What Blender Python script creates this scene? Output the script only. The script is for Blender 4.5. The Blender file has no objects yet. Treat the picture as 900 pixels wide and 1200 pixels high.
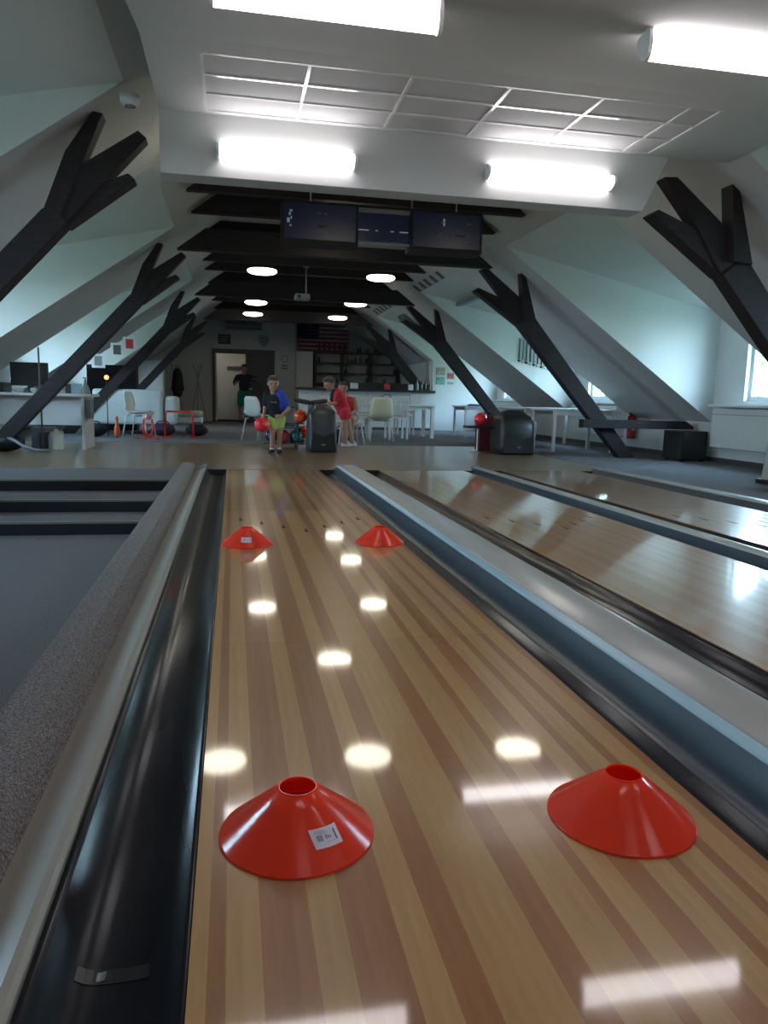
import bpy, bmesh, math, random
from mathutils import Vector, Matrix
random.seed(7)
sc = bpy.context.scene
COL = sc.collection
pi = math.pi

# ---------------------------------------------------------------- camera
CH = 0.842
cam = bpy.data.cameras.new('camera'); camo = bpy.data.objects.new('camera', cam); COL.objects.link(camo)
cam.sensor_fit = 'VERTICAL'; cam.sensor_height = 36.0; cam.lens = 878.8/1200*36.0
cam.clip_start = 0.02; cam.clip_end = 300
_yaw, _pit, _rol = 0.201168, 0.150242, 0.0247686
_F = Vector((math.sin(_yaw)*math.cos(_pit), math.cos(_yaw)*math.cos(_pit), -math.sin(_pit)))
_R0 = Vector((math.cos(_yaw), -math.sin(_yaw), 0)); _U0 = _R0.cross(_F)
_R = _R0*math.cos(_rol) + _U0*math.sin(_rol); _U = -_R0*math.sin(_rol) + _U0*math.cos(_rol)
camo.matrix_world = Matrix(((_R.x, _U.x, -_F.x, 0), (_R.y, _U.y, -_F.y, 0), (_R.z, _U.z, -_F.z, CH), (0, 0, 0, 1)))
sc.camera = camo

# ---------------------------------------------------------------- light and exposure
SKY = 24.0           # daylight strength
TUBE = 6.0         # fluorescent tubes
PEND = 7.0         # pendant lamps
sc.view_settings.view_transform = 'Standard'; sc.view_settings.look = 'None'
sc.view_settings.exposure = 1.0; sc.view_settings.gamma = 1.0; sc.view_settings.use_curve_mapping = False
sc.cycles.max_bounces = 10; sc.cycles.diffuse_bounces = 6; sc.cycles.glossy_bounces = 4
sc.cycles.sample_clamp_indirect = 6.0
sc.cycles.use_denoising = True
w = bpy.data.worlds.new('sky'); sc.world = w; w.use_nodes = True
nt = w.node_tree; nt.nodes.clear()
_o = nt.nodes.new('ShaderNodeOutputWorld'); _b = nt.nodes.new('ShaderNodeBackground')
_tc = nt.nodes.new('ShaderNodeTexCoord'); _sep = nt.nodes.new('ShaderNodeSeparateXYZ'); _cr = nt.nodes.new('ShaderNodeValToRGB')
nt.links.new(_tc.outputs['Generated'], _sep.inputs[0]); nt.links.new(_sep.outputs['Z'], _cr.inputs[0])
_cr.color_ramp.elements[0].position = 0.0; _cr.color_ramp.elements[0].color = (0.61, 0.84, 1.0, 1)
_cr.color_ramp.elements[1].position = 0.7; _cr.color_ramp.elements[1].color = (0.42, 0.70, 1.0, 1)
nt.links.new(_cr.outputs[0], _b.inputs[0]); _b.inputs[1].default_value = SKY
nt.links.new(_b.outputs[0], _o.inputs[0])

# ---------------------------------------------------------------- materials
MATS = {}
def mat(name, col, rough=0.6, metal=0.0, spec=0.5, emit=0.0, noise=0.0, nscale=8.0, bump=0.0, bscale=60.0, coat=0.0,
        objcol=False, trans=0.0, stretch=None, alpha=1.0, ecol=None):
    if name in MATS: return MATS[name]
    m = bpy.data.materials.new(name); m.use_nodes = True; n = m.node_tree; p = n.nodes['Principled BSDF']
    c = (*col, 1.0)
    p.inputs['Base Color'].default_value = c; p.inputs['Roughness'].default_value = rough
    p.inputs['Metallic'].default_value = metal; p.inputs['Specular IOR Level'].default_value = spec
    p.inputs['Coat Weight'].default_value = coat; p.inputs['Coat Roughness'].default_value = 0.055
    p.inputs['Transmission Weight'].default_value = trans; p.inputs['Alpha'].default_value = alpha
    if emit: p.inputs['Emission Color'].default_value = (*(ecol or col), 1); p.inputs['Emission Strength'].default_value = emit
    tc = n.nodes.new('ShaderNodeTexCoord'); mp = n.nodes.new('ShaderNodeMapping')
    n.links.new(tc.outputs['Object'], mp.inputs[0])
    if stretch: mp.inputs['Scale'].default_value = stretch
    src = None
    if objcol:
        oi = n.nodes.new('ShaderNodeObjectInfo'); src = oi.outputs['Color']
    if noise:
        nz = n.nodes.new('ShaderNodeTexNoise'); nz.inputs['Scale'].default_value = nscale; nz.inputs['Detail'].default_value = 5
        n.links.new(mp.outputs[0], nz.inputs['Vector'])
        mr = n.nodes.new('ShaderNodeMapRange'); mr.inputs[1].default_value = 0.25; mr.inputs[2].default_value = 0.75
        mr.inputs[3].default_value = 1-noise; mr.inputs[4].default_value = 1+noise
        n.links.new(nz.outputs[0], mr.inputs[0])
        mx = n.nodes.new('ShaderNodeVectorMath'); mx.operation = 'SCALE'
        mx.inputs[0].default_value = col
        if src: n.links.new(src, mx.inputs[0])
        n.links.new(mr.outputs[0], mx.inputs['Scale']); src = mx.outputs[0]
    if src: n.links.new(src, p.inputs['Base Color'])
    if bump:
        nb = n.nodes.new('ShaderNodeTexNoise'); nb.inputs['Scale'].default_value = bscale; nb.inputs['Detail'].default_value = 3
        n.links.new(mp.outputs[0], nb.inputs['Vector'])
        bp = n.nodes.new('ShaderNodeBump'); bp.inputs['Strength'].default_value = bump; bp.inputs['Distance'].default_value = 0.01
        n.links.new(nb.outputs[0], bp.inputs['Height']); n.links.new(bp.outputs[0], p.inputs['Normal'])
    MATS[name] = m; return m

M_plaster = mat('white plaster', (0.48, 0.48, 0.475), 0.9, spec=0.2, noise=0.02, nscale=3, bump=0.04, bscale=90)
M_dormer = mat('dormer plaster', (0.60, 0.61, 0.60), 0.9, spec=0.2, noise=0.02, nscale=3, bump=0.04, bscale=90)
M_tile = mat('mineral ceiling tile', (0.45, 0.45, 0.45), 0.85, spec=0.2, noise=0.04, nscale=120)
M_grid = mat('white lacquered steel', (0.75, 0.75, 0.75), 0.22, metal=0.0, spec=0.8, coat=0.6)
M_beam = mat('dark stained timber', (0.021, 0.017, 0.019), 0.65, spec=0.25, noise=0.35, nscale=6, stretch=(1, 6, 6), bump=0.25, bscale=25)
M_lane = mat('lacquered lane board', (0.4, 0.24, 0.12), 0.22, spec=0.25, coat=0.6, objcol=True, noise=0.10, nscale=9, stretch=(9, 0.8, 9))
M_seam = mat('dark joint', (0.22, 0.12, 0.06), 0.4)
M_appr = mat('approach boards', (0.17, 0.108, 0.058), 0.22, spec=0.5, coat=0.25, noise=0.12, nscale=7, stretch=(9, 0.7, 9), bump=0.01, bscale=14)
M_gut = mat('black gutter plastic', (0.012, 0.015, 0.020), 0.27, spec=0.35, noise=0.25, nscale=5, stretch=(4, 0.6, 4), bump=0.03, bscale=12)
M_gutside = mat('dark blue gutter side', (0.014, 0.030, 0.048), 0.34, spec=0.5, noise=0.1, nscale=5)
M_cap = mat('grey divider cap', (0.36, 0.37, 0.36), 0.27, spec=0.5, noise=0.05, nscale=4, bump=0.02, bscale=9)
M_capblue = mat('pale blue cap edge', (0.30, 0.48, 0.58), 0.3, spec=0.6)
M_capbeige = mat('beige cap plastic', (0.30, 0.285, 0.25), 0.28, spec=0.5, noise=0.05, nscale=4)
M_carpet = mat('grey carpet', (0.150, 0.145, 0.147), 0.97, spec=0.1, noise=0.30, nscale=160, bump=0.6, bscale=300)
M_kerb = mat('loop pile carpet', (0.215, 0.20, 0.198), 0.97, spec=0.1, noise=0.75, nscale=170, bump=1.0, bscale=210)
M_riser = mat('dark step riser', (0.022, 0.023, 0.028), 0.9, spec=0.1, noise=0.2, nscale=100)
M_nosing = mat('step nosing', (0.15, 0.145, 0.11), 0.6)
M_white = mat('white laminate', (0.60, 0.61, 0.61), 0.45, noise=0.02, nscale=4)
M_whitepl = mat('white plastic', (0.62, 0.64, 0.62), 0.38)
M_cream = mat('cream plastic', (0.60, 0.64, 0.50), 0.4)
M_metal = mat('brushed steel', (0.55, 0.56, 0.58), 0.3, metal=1.0)
M_black = mat('black plastic', (0.012, 0.013, 0.016), 0.3, noise=0.1, nscale=9)
M_blackm = mat('matt black', (0.012, 0.012, 0.014), 0.8, noise=0.1, nscale=9)
M_grey = mat('grey plastic', (0.17, 0.19, 0.21), 0.35, noise=0.05, nscale=5)
M_dgrey = mat('dark grey paint', (0.062, 0.062, 0.068), 0.55, noise=0.05, nscale=5)
M_cone = mat('orange red cone plastic', (1.0, 0.085, 0.04), 0.17, spec=0.5, noise=0.03, nscale=6)
M_label = mat('sticker paper', (0.62, 0.62, 0.72), 0.4)
M_ink = mat('printed ink', (0.10, 0.09, 0.13), 0.5)
M_blue = mat('printed navy', (0.01, 0.03, 0.14), 0.5)
M_tube = mat('lit tube diffuser', (1, 0.98, 1.0), 0.4, emit=TUBE, ecol=(1.0, 0.95, 0.97))
M_pend = mat('lit opal dish', (1, 0.93, 0.78), 0.4, emit=PEND, ecol=(1.0, 0.93, 0.76))
M_glass = mat('window glass', (0.95, 1, 1), 0.0, trans=1.0)
_g = M_glass.node_tree; _gp = _g.nodes['Principled BSDF']; _tr = _g.nodes.new('ShaderNodeBsdfTransparent'); _gl = _g.nodes.new('ShaderNodeBsdfGlossy')
_gl.inputs['Roughness'].default_value = 0.02; _tr.inputs['Color'].default_value = (0.95, 0.97, 0.98, 1)
_mx = _g.nodes.new('ShaderNodeMixShader'); _mx.inputs[0].default_value = 0.06
_g.links.new(_tr.outputs[0], _mx.inputs[1]); _g.links.new(_gl.outputs[0], _mx.inputs[2]); _g.links.new(_mx.outputs[0], _g.nodes['Material Output'].inputs[0])
M_pvc = mat('white window frame', (0.68, 0.70, 0.70), 0.35)
M_screen = mat('dark screen', (0.004, 0.007, 0.020), 0.35, emit=0.006, ecol=(0.10, 0.2, 0.7))
M_screenhi = mat('dim screen marks', (0.2, 0.25, 0.3), 0.4, emit=0.10, ecol=(0.5, 0.6, 0.8))
M_bar = mat('bar worktop', (0.018, 0.02, 0.018), 0.35, noise=0.2, nscale=6)
M_shelf = mat('dark shelf wood', (0.022, 0.018, 0.018), 0.5, noise=0.2, nscale=6)
M_shelfback = mat('shelf back', (0.40, 0.42, 0.40), 0.7)
M_red = mat('red', (0.42, 0.02, 0.03), 0.6, noise=0.05, nscale=20)
M_redpl = mat('red plastic', (0.75, 0.03, 0.03), 0.35)
M_orange = mat('orange plastic', (0.55, 0.10, 0.03), 0.4)
M_ballred = mat('red ball', (0.80, 0.02, 0.03), 0.10, coat=0.5, noise=0.04, nscale=4)
M_ballora = mat('orange ball', (0.80, 0.08, 0.01), 0.10, coat=0.5, noise=0.25, nscale=9)
M_ballnavy = mat('navy ball', (0.01, 0.02, 0.07), 0.10, coat=0.5, noise=0.4, nscale=9)
M_ballteal = mat('teal ball', (0.02, 0.12, 0.14), 0.10, coat=0.5, noise=0.4, nscale=9)
M_skin = mat('skin', (0.36, 0.20, 0.14), 0.55, noise=0.05, nscale=10)
M_skind = mat('tanned skin', (0.27, 0.15, 0.11), 0.55, noise=0.05, nscale=10)
M_hair = mat('brown hair', (0.055, 0.035, 0.022), 0.6, noise=0.4, nscale=60, stretch=(1, 1, .2))
M_hairdk = mat('dark hair', (0.022, 0.015, 0.012), 0.5, noise=0.4, nscale=60)
M_tshirt = mat('black jersey', (0.010, 0.012, 0.022), 0.85, noise=0.2, nscale=20, bump=0.4, bscale=18)
M_jerblue = mat('blue jersey', (0.02, 0.06, 0.42), 0.85, noise=0.1, nscale=20, bump=0.4, bscale=18)
M_lime = mat('lime cotton', (0.42, 0.58, 0.16), 0.85, noise=0.1, nscale=20)
M_green = mat('green cotton', (0.005, 0.14, 0.095), 0.85, noise=0.1, nscale=20)
M_redcloth = mat('red cotton', (0.48, 0.02, 0.035), 0.85, noise=0.1, nscale=20, bump=0.4, bscale=18)
M_eye = mat('eye', (0.01, 0.01, 0.012), 0.2)
M_lip = mat('lip', (0.30, 0.10, 0.09), 0.5)
M_shoew = mat('shoe leather pale', (0.5, 0.5, 0.52), 0.5)
M_leather = mat('white leatherette', (0.50, 0.55, 0.55), 0.4, noise=0.04, nscale=6, bump=0.05, bscale=30)
M_wallbeige = mat('beige corridor paint', (0.55, 0.50, 0.42), 0.8)
M_trunk = mat('bark', (0.08, 0.06, 0.04), 0.9)
M_leaf = mat('tree leaves', (0.16, 0.30, 0.06), 0.8, noise=0.5, nscale=3)
M_ground = mat('roof gravel ground', (0.2, 0.25, 0.15), 0.9, noise=0.3, nscale=1)

_n = M_cone.node_tree; _bs = _n.nodes['Principled BSDF']; _t = _n.nodes.new('ShaderNodeBsdfTranslucent'); _t.inputs[0].default_value = (1.0, .10, .04, 1)
_m = _n.nodes.new('ShaderNodeMixShader'); _m.inputs[0].default_value = .42
_n.links.new(_bs.outputs[0], _m.inputs[1]); _n.links.new(_t.outputs[0], _m.inputs[2]); _n.links.new(_m.outputs[0], _n.nodes['Material Output'].inputs[0])

for _q in (M_lane, M_appr):
    _q.node_tree.nodes['Principled BSDF'].inputs['Coat Roughness'].default_value = 0.055
    _q.node_tree.nodes['Principled BSDF'].inputs['Roughness'].default_value = 0.30
M_lane.node_tree.nodes['Principled BSDF'].inputs['Coat Weight'].default_value = 0.75

# ---------------------------------------------------------------- mesh helpers
def V(*a): return Vector(a)
class MB:
    def __init__(s): s.v = []; s.f = []
    def add(s, vs, fs, mtx=None):
        b = len(s.v)
        for p in vs:
            p = Vector(p); s.v.append(mtx @ p if mtx else p)
        for f in fs: s.f.append([b+i for i in f])
        return s
    def box(s, x0, x1, y0, y1, z0, z1, mtx=None):
        vs = [(x0,y0,z0),(x1,y0,z0),(x1,y1,z0),(x0,y1,z0),(x0,y0,z1),(x1,y0,z1),(x1,y1,z1),(x0,y1,z1)]
        return s.add(vs, [(0,3,2,1),(4,5,6,7),(0,1,5,4),(1,2,6,5),(2,3,7,6),(3,0,4,7)], mtx)
    def prism(s, poly, a, b, axis='y', mtx=None):
        # poly in the two other axes (order x,z for 'y'; y,z for 'x'; x,y for 'z')
        n = len(poly); vs = []
        for t in (a, b):
            for p in poly:
                vs.append({'y': (p[0], t, p[1]), 'x': (t, p[0], p[1]), 'z': (p[0], p[1], t)}[axis])
        fs = [list(range(n)), list(range(2*n-1, n-1, -1))] + [(i, n+i, n+(i+1) % n, (i+1) % n) for i in range(n)]
        return s.add(vs, fs, mtx)
    def lathe(s, prof, seg=24, mtx=None, closed=False):
        vs = []; fs = []; n = len(prof)
        for r, z in prof:
            for k in range(seg):
                a = 2*pi*k/seg; vs.append((r*math.cos(a), r*math.sin(a), z))
        for i in range(n-1 if not closed else n):
            j = (i+1) % n
            for k in range(seg):
                l = (k+1) % seg; fs.append((i*seg+k, i*seg+l, j*seg+l, j*seg+k))
        return s.add(vs, fs, mtx)
    def tube(s, pts, r, seg=8, cap=True):
        pts = [Vector(p) for p in pts]; rs = r if isinstance(r, (list, tuple)) else [r]*len(pts)
        vs = []; fs = []; up = None
        for i, p in enumerate(pts):
            d = (pts[min(i+1, len(pts)-1)] - pts[max(i-1, 0)]).normalized()
            if up is None: up = d.orthogonal().normalized()
            up = (up - d*up.dot(d))
            up = up.normalized() if up.length > 1e-6 else d.orthogonal().normalized()
            sd = d.cross(up)
            for k in range(seg):
                a = 2*pi*k/seg; vs.append(p + (up*math.cos(a) + sd*math.sin(a))*rs[i])
        for i in range(len(pts)-1):
            for k in range(seg):
                l = (k+1) % seg; fs.append((i*seg+k, i*seg+l, (i+1)*seg+l, (i+1)*seg+k))
        if cap:
            fs.append(list(range(seg-1, -1, -1))); b = (len(pts)-1)*seg; fs.append([b+k for k in range(seg)])
        return s.add(vs, fs)
    def ell(s, c, r, seg=14, rings=9, mtx=None):
        c = Vector(c); r = r if isinstance(r, (list, tuple)) else (r, r, r)
        vs = [c + V(0, 0, -r[2])]; fs = []
        for i in range(1, rings):
            t = -pi/2 + pi*i/rings
            for k in range(seg):
                a = 2*pi*k/seg; vs.append(c + V(r[0]*math.cos(t)*math.cos(a), r[1]*math.cos(t)*math.sin(a), r[2]*math.sin(t)))
        vs.append(c + V(0, 0, r[2])); top = len(vs)-1
        for k in range(seg):
            l = (k+1) % seg
            fs.append((0, 1+l, 1+k)); fs.append((top, 1+(rings-2)*seg+k, 1+(rings-2)*seg+l))
            for i in range(rings-2): fs.append((1+i*seg+k, 1+i*seg+l, 1+(i+1)*seg+l, 1+(i+1)*seg+k))
        return s.add(vs, fs, mtx)
    def cap(s, a, b, ra, rb, seg=12):          # tapered capsule
        a = Vector(a); b = Vector(b); d = b-a; L = d.length
        if L < 1e-6: return s.ell(a, ra)
        q = d.to_track_quat('Z', 'Y').to_matrix().to_4x4(); q.translation = a
        prof = [(max(ra*math.cos(t), 1e-4), ra*math.sin(t)) for t in (-pi/2, -pi/3, -pi/6, 0)] + \
               [(max(rb*math.cos(t), 1e-4), L+rb*math.sin(t)) for t in (0, pi/6, pi/3, pi/2)]
        return s.lathe(prof, seg, q)
    def build(s, name, m, parent=None, smooth=False, bevel=0, col=None, remesh=0, loc=None):
        me = bpy.data.meshes.new(name); me.from_pydata([tuple(p) for p in s.v], [], [tuple(f) for f in s.f])
        me.materials.append(m); bm = bmesh.new(); bm.from_mesh(me); bmesh.ops.recalc_face_normals(bm, faces=bm.faces); bm.to_mesh(me); bm.free()
        if smooth:
            for p in me.polygons: p.use_smooth = True
        o = bpy.data.objects.new(name, me); COL.objects.link(o)
        if parent: o.parent = parent
        if loc: o.location = loc
        if bevel:
            b = o.modifiers.new('bevel', 'BEVEL'); b.width = bevel; b.segments = 2; b.limit_method = 'ANGLE'
        if remesh:
            r = o.modifiers.new('remesh', 'REMESH'); r.mode = 'VOXEL'; r.voxel_size = remesh; r.use_smooth_shade = True
            k = o.modifiers.new('smooth', 'SMOOTH'); k.factor = 0.5; k.iterations = 5
        if col: o.color = (*col, 1)
        return o
def tag(o, label, cat, group=None):
    o['label'] = label; o['category'] = cat
    if group: o['group'] = group
    return o
def thing(name, label, cat, loc=(0, 0, 0), rz=0.0, group=None):
    o = bpy.data.objects.new(name, None); COL.objects.link(o); o.empty_display_size = 0.1
    o.location = loc; o.rotation_euler = (0, 0, rz); return tag(o, label, cat, group)
def struct(o, label=None):
    o['kind'] = 'structure'
    if label: o['label'] = label
    return o
def dup(root, loc, rz, label, group=None):
    r = root.copy(); COL.objects.link(r); r.location = loc; r.rotation_euler = (0, 0, rz); r['label'] = label
    if group: r['group'] = group
    for ch in list(root.children):
        c = ch.copy(); COL.objects.link(c); c.parent = r
        for g in ch.children:
            d = g.copy(); COL.objects.link(d); d.parent = c
    return r
FONT = None
def text(name, body, size, m, parent, loc, rot, extr=0.001, align='CENTER'):
    cu = bpy.data.curves.new(name, 'FONT'); cu.body = body; cu.size = size; cu.extrude = extr; cu.align_x = align; cu.align_y = 'CENTER'
    cu.materials.append(m); tmp = bpy.data.objects.new('tmp', cu); me = bpy.data.meshes.new_from_object(tmp); bpy.data.objects.remove(tmp)
    o = bpy.data.objects.new(name, me); COL.objects.link(o); o.parent = parent; o.location = loc; o.rotation_euler = rot
    return o

# ================================================================ ROOM SHELL
XC, W = 1.53, 5.77
Y0, Y1 = -2.0, 24.2
ZC = 3.42
def zs(u): return 3.2 - 0.69*(u-2.0)
def zd(u): return zs(2.27) - 0.222*(u-2.27)
UR = 2.0 - (ZC-3.2)/0.69         # where the slope meets the flat ceiling
UD = 2.27                         # head of the dormer openings
def X(side, u): return XC + side*u
FOUL = 8.68

def quad(pts, name, m, kind=True, label=None):
    mb = MB(); mb.add(pts, [tuple(range(len(pts)))]); o = mb.build(name, m)
    return struct(o, label)

right_d = [(3.0, 5.65), (7.9, 10.5), (12.87, 15.4), (17.9, 20.3)]
left_d = [(3.2, 5.95), (8.0, 10.7), (12.6, 15.45), (17.15, 20.2)]
WIN_Z = (0.93, 2.08)
wn = 0
def radcover(side, a, b):
    xw = X(side, W)
    t = thing('radiator_cover', {(1, 7.9): 'white radiator cover with ledge under the window beside the black speaker box',
        (1, 12.87): 'white radiator cover behind the long white tables',
        (1, 3.0): 'white radiator cover under the window nearest the lane ends, right wall',
        (1, 17.9): 'white radiator cover under the far window next to the poster wall'}.get((side, a), 'white radiator cover under window of left wall, %s' % {3.2: 'nearest the camera', 8.0: 'behind the cluttered desk', 12.6: 'behind the monitor desk', 17.15: 'behind the sofa'}.get(a, 'far')), 'radiator cover', (xw, (a+b)/2, 0))
    hw = (b-a)/2-0.28
    MB().box(-side*0.20, -side*0.004, -hw, hw, 0.24, 0.82).build('front_panel', M_white, t, bevel=0.006)
    MB().box(-side*0.26, -side*0.004, -hw-0.03, hw+0.03, 0.835, 0.875).build('ledge', M_white, t, bevel=0.005)
    MB().box(-side*0.205, -side*0.20, -hw+0.02, hw-0.02, 0.725, 0.733).build('groove_line', M_grey, t)
for side, ds in ((1, right_d), (-1, left_d)):
    xw = X(side, W)
    # continuous upper band of slope
    mb = MB(); y_prev = Y0
    mb.add([(X(side, UR), Y0, ZC), (X(side, UR), Y1, ZC), (X(side, UD), Y1, zs(UD)), (X(side, UD), Y0, zs(UD))], [(0, 1, 2, 3)])
    for a, b in ds + [(Y1, None)]:
        mb.add([(X(side, UD), y_prev, zs(UD)), (X(side, UD), a, zs(UD)), (X(side, W), a, zs(W)), (X(side, W), y_prev, zs(W))], [(0, 1, 2, 3)])
        y_prev = b
    struct(mb.build('ceiling_slope', M_plaster), 'white sloping roof plaster between the dormers')
    # dormers
    for a, b in ds:
        mb = MB()
        for y in (a, b):
            n = 6; us = [UD + (W-UD)*k/n for k in range(n+1)]
            for k in range(n):
                mb.add([(X(side, us[k]), y, zs(us[k])), (X(side, us[k+1]), y, zs(us[k+1])), (X(side, us[k+1]), y, zd(us[k+1])), (X(side, us[k]), y, zd(us[k]))], [(0, 1, 2, 3)])
        struct(mb.build('wall_dormer', M_dormer), 'white triangular dormer side walls')
        quad([(X(side, UD), a, zs(UD)), (X(side, UD), b, zs(UD)), (X(side, W), b, zd(W)), (X(side, W), a, zd(W))], 'ceiling_dormer', M_dormer)
    # outer wall with window openings
    mb = MB(); y_prev = Y0
    def wq(ya, yb, za, zb): mb.add([(xw, ya, za), (xw, yb, za), (xw, yb, zb), (xw, ya, zb)], [(0, 1, 2, 3)])
    zlow = -0.4 if side < 0 else 0.0
    for a, b in ds:
        wq(y_prev, a, zlow, zs(W))
        c = (a+b)/2 + (-0.02); wa, wb = c-0.62, c+0.62
        wq(a, wa, zlow, zd(W)); wq(wb, b, zlow, zd(W)); wq(wa, wb, zlow, WIN_Z[0]); wq(wa, wb, WIN_Z[1], zd(W))
        y_prev = b
        # reveal, frame, glass
        xo = xw + side*0.22
        for (p, q, r, s_) in (((xw, wa), (xo, wa), None, None), ((xw, wb), (xo, wb), None, None)):
            mb.add([(p[0], p[1], WIN_Z[0]), (q[0], q[1], WIN_Z[0]), (q[0], q[1], WIN_Z[1]), (p[0], p[1], WIN_Z[1])], [(0, 1, 2, 3)])
        for z in WIN_Z: mb.add([(xw, wa, z), (xw, wb, z), (xo, wb, z), (xo, wa, z)], [(0, 1, 2, 3)])
        wn += 1
        we = bpy.data.objects.new('window_%d' % wn, None); COL.objects.link(we); struct(we, 'white framed dormer window'); we.location = (xw+side*0.10, c, 0)
        f = MB(); hz = 0.62
        for ya, yb, za, zb in ((-hz, -hz+.07, *WIN_Z), (hz-.07, hz, *WIN_Z), (-hz+.07, hz-.07, WIN_Z[0], WIN_Z[0]+.07), (-hz+.07, hz-.07, WIN_Z[1]-.07, WIN_Z[1]), (-.045, .045, WIN_Z[0]+.07, WIN_Z[1]-.07)):
            f.box(-.03, .03, ya, yb, za, zb)
        f.build('window_frame', M_pvc, we, bevel=0.005)
        for s2 in (-1, 1):
            ya, yb = sorted((s2*.045, s2*(hz-.07)))
            MB().box(-.006, .006, ya, yb, WIN_Z[0]+.07, WIN_Z[1]-.07).build('pane', M_glass, we)
        MB().box(-.06, -.03, -.03, -.012, 1.42, 1.54).build('window_handle', M_pvc, we)
        # daylight portal
        L = bpy.data.lights.new('window_portal', 'AREA'); L.shape = 'RECTANGLE'; L.size = 1.2; L.size_y = WIN_Z[1]-WIN_Z[0]; L.cycles.is_portal = True
        lo = bpy.data.objects.new('window_portal', L); COL.objects.link(lo); lo.location = (xo+side*0.02, c, sum(WIN_Z)/2)
        lo.rotation_euler = (0, side*pi/2, 0)   # faces inwards
        L.size, L.size_y = L.size_y, L.size
        radcover(side, a, b)
    wq(y_prev, Y1, zlow, zs(W))
    struct(mb.build('wall_right' if side > 0 else 'wall_left', M_dormer))
    # baseboard
    MB().box(min(xw, xw-side*.015), max(xw, xw-side*.015), 8.78, Y1, 0, .07).build('baseboard_right' if side > 0 else 'baseboard_left', M_dgrey)['kind'] = 'structure'
# flat ceiling, back walls
quad([(X(-1, UR), Y0, ZC), (X(1, UR), Y0, ZC), (X(1, UR), Y1+1, ZC), (X(-1, UR), Y1+1, ZC)], 'ceiling', M_plaster)
DX0, DX1, DZ = -0.60, 1.31, 2.24
mb = MB()
mb.add([(X(-1, W), Y1, 0), (DX0, Y1, 0), (DX0, Y1, zs(abs(DX0-XC))), (X(-1, W), Y1, zs(W))], [(0, 1, 2, 3)])
mb.add([(DX0, Y1, DZ), (DX1, Y1, DZ), (DX1, Y1, ZC), (X(-1, UR), Y1, ZC), (DX0, Y1, zs(XC-DX0))], [(0, 1, 2, 3, 4)])
mb.add([(DX1, Y1, 0), (1.95, Y1, 0), (1.95, Y1, ZC), (DX1, Y1, ZC)], [(0, 1, 2, 3)])
mb.add([(1.95, Y1, 0), (1.95, 25, 0), (1.95, 25, ZC), (1.95, Y1, ZC)], [(0, 1, 2, 3)])
struct(mb.build('wall_back', M_plaster))
mb = MB(); mb.add([(1.95, 25, 0), (X(1, W), 25, 0), (X(1, W), 25, .6), (X(1, UR), 25, ZC), (1.95, 25, ZC)], [(0, 1, 2, 3, 4)])
mb.add([(X(1, W), Y1, .6), (X(1, W), 25, .6), (X(1, UR), 25, ZC), (X(1, UR), Y1, ZC)], [(0, 1, 2, 3)])
mb.add([(X(1, W), Y1, 0), (X(1, W), 25, 0), (X(1, W), 25, .6), (X(1, W), Y1, .6)], [(0, 1, 2, 3)])
struct(mb.build('wall_bar', M_plaster))
# poster wall closing the side of the bar (faces the room)
mb = MB(); xa = 5.42; ua = xa-XC
mb.add([(xa, 20.3, 0), (X(1, W), 20.3, 0), (X(1, W), 20.3, zs(W)), (xa, 20.3, zs(ua))], [(0, 1, 2, 3)])
mb.add([(xa, 20.3, 0), (xa, 25, 0), (xa, 25, zs(ua)), (xa, 20.3, zs(ua))], [(0, 1, 2, 3)])
struct(mb.build('wall_poster', M_dormer))
# corridor behind the door
mb = MB(); mb.box(-1.6, 1.9, Y1+.02, 26.2, 0, 2.6); mb.f.pop(2); struct(mb.build('wall_corridor', M_wallbeige))
t = bpy.data.objects.new('corridor_fill', None); COL.objects.link(t); t.location = (-.2, 25.3, 2.46); t['label'] = 'unseen flat lamp added to light the corridor behind the open doorway'; t['category'] = 'ceiling lamp'  # out of view, added to brighten the corridor seen through the door
MB().box(-.3, .3, -.3, .3, 0, .1).build('housing', M_white, t, bevel=.01); MB().box(-.27, .27, -.27, .27, -.02, 0).build('diffuser', mat('corridor fill diffuser', (1, .9, .75), .5, emit=2.2, ecol=(1, .88, .7)), t)
# wall behind the camera
mb = MB(); mb.add([(X(-1, W), Y0, -.4), (X(1, W), Y0, -.4), (X(1, W), Y0, zs(W)), (X(1, UR), Y0, ZC), (X(-1, UR), Y0, ZC), (X(-1, W), Y0, zs(W))], [(0, 1, 2, 3, 4, 5)])
struct(mb.build('wall_front', M_plaster))

# floors
XL, LW = -0.068, 1.05
mb = MB(); mb.box(X(-1, W), X(1, W), 13.25, 26.4, -.2, 0)
mb.box(4.80, X(1, W), Y0, 13.25, -.2, 0)
struct(mb.build('floor_carpet', M_carpet), 'grey carpet floor around the lanes')
mb = MB(); mb.box(X(-1, W), 4.80, FOUL+.02, 13.25, -.2, 0.002)
struct(mb.build('floor_approach', M_appr), 'worn wooden approach floor in front of the lanes')
# sunken area with steps at the left
ST = [(7.59, 0.0), (6.93, -0.107), (6.39, -0.214), (5.9, -0.32)]
mb = MB(); mb.box(X(-1, W), -.55, Y0, 6.45, -.5, -0.32)
struct(mb.build('floor_pit', M_carpet), 'sunken grey carpet floor beside the kerb')
XSL, XSR = X(-1, W), -.56
# 1st: top landing then two treads
for i, (ya, yb, z) in enumerate(((7.59, 8.70, 0.0), (6.93, 7.59, -.107), (6.39, 6.93, -.214))):
    mb = MB(); mb.box(XSL, XSR, ya+.012, yb+.012, z-.3, z); s_ = struct(mb.build('floor_step', M_carpet), 'grey carpeted step down to the sunken floor')
    MB().box(XSL, XSR, ya, ya+.011, z-.107, z-.014).build('riser', M_riser, s_)
    MB().box(XSL, XSR, ya-.004, ya+.03, z-.014, z+.003).build('nosing', M_nosing, s_)
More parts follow.
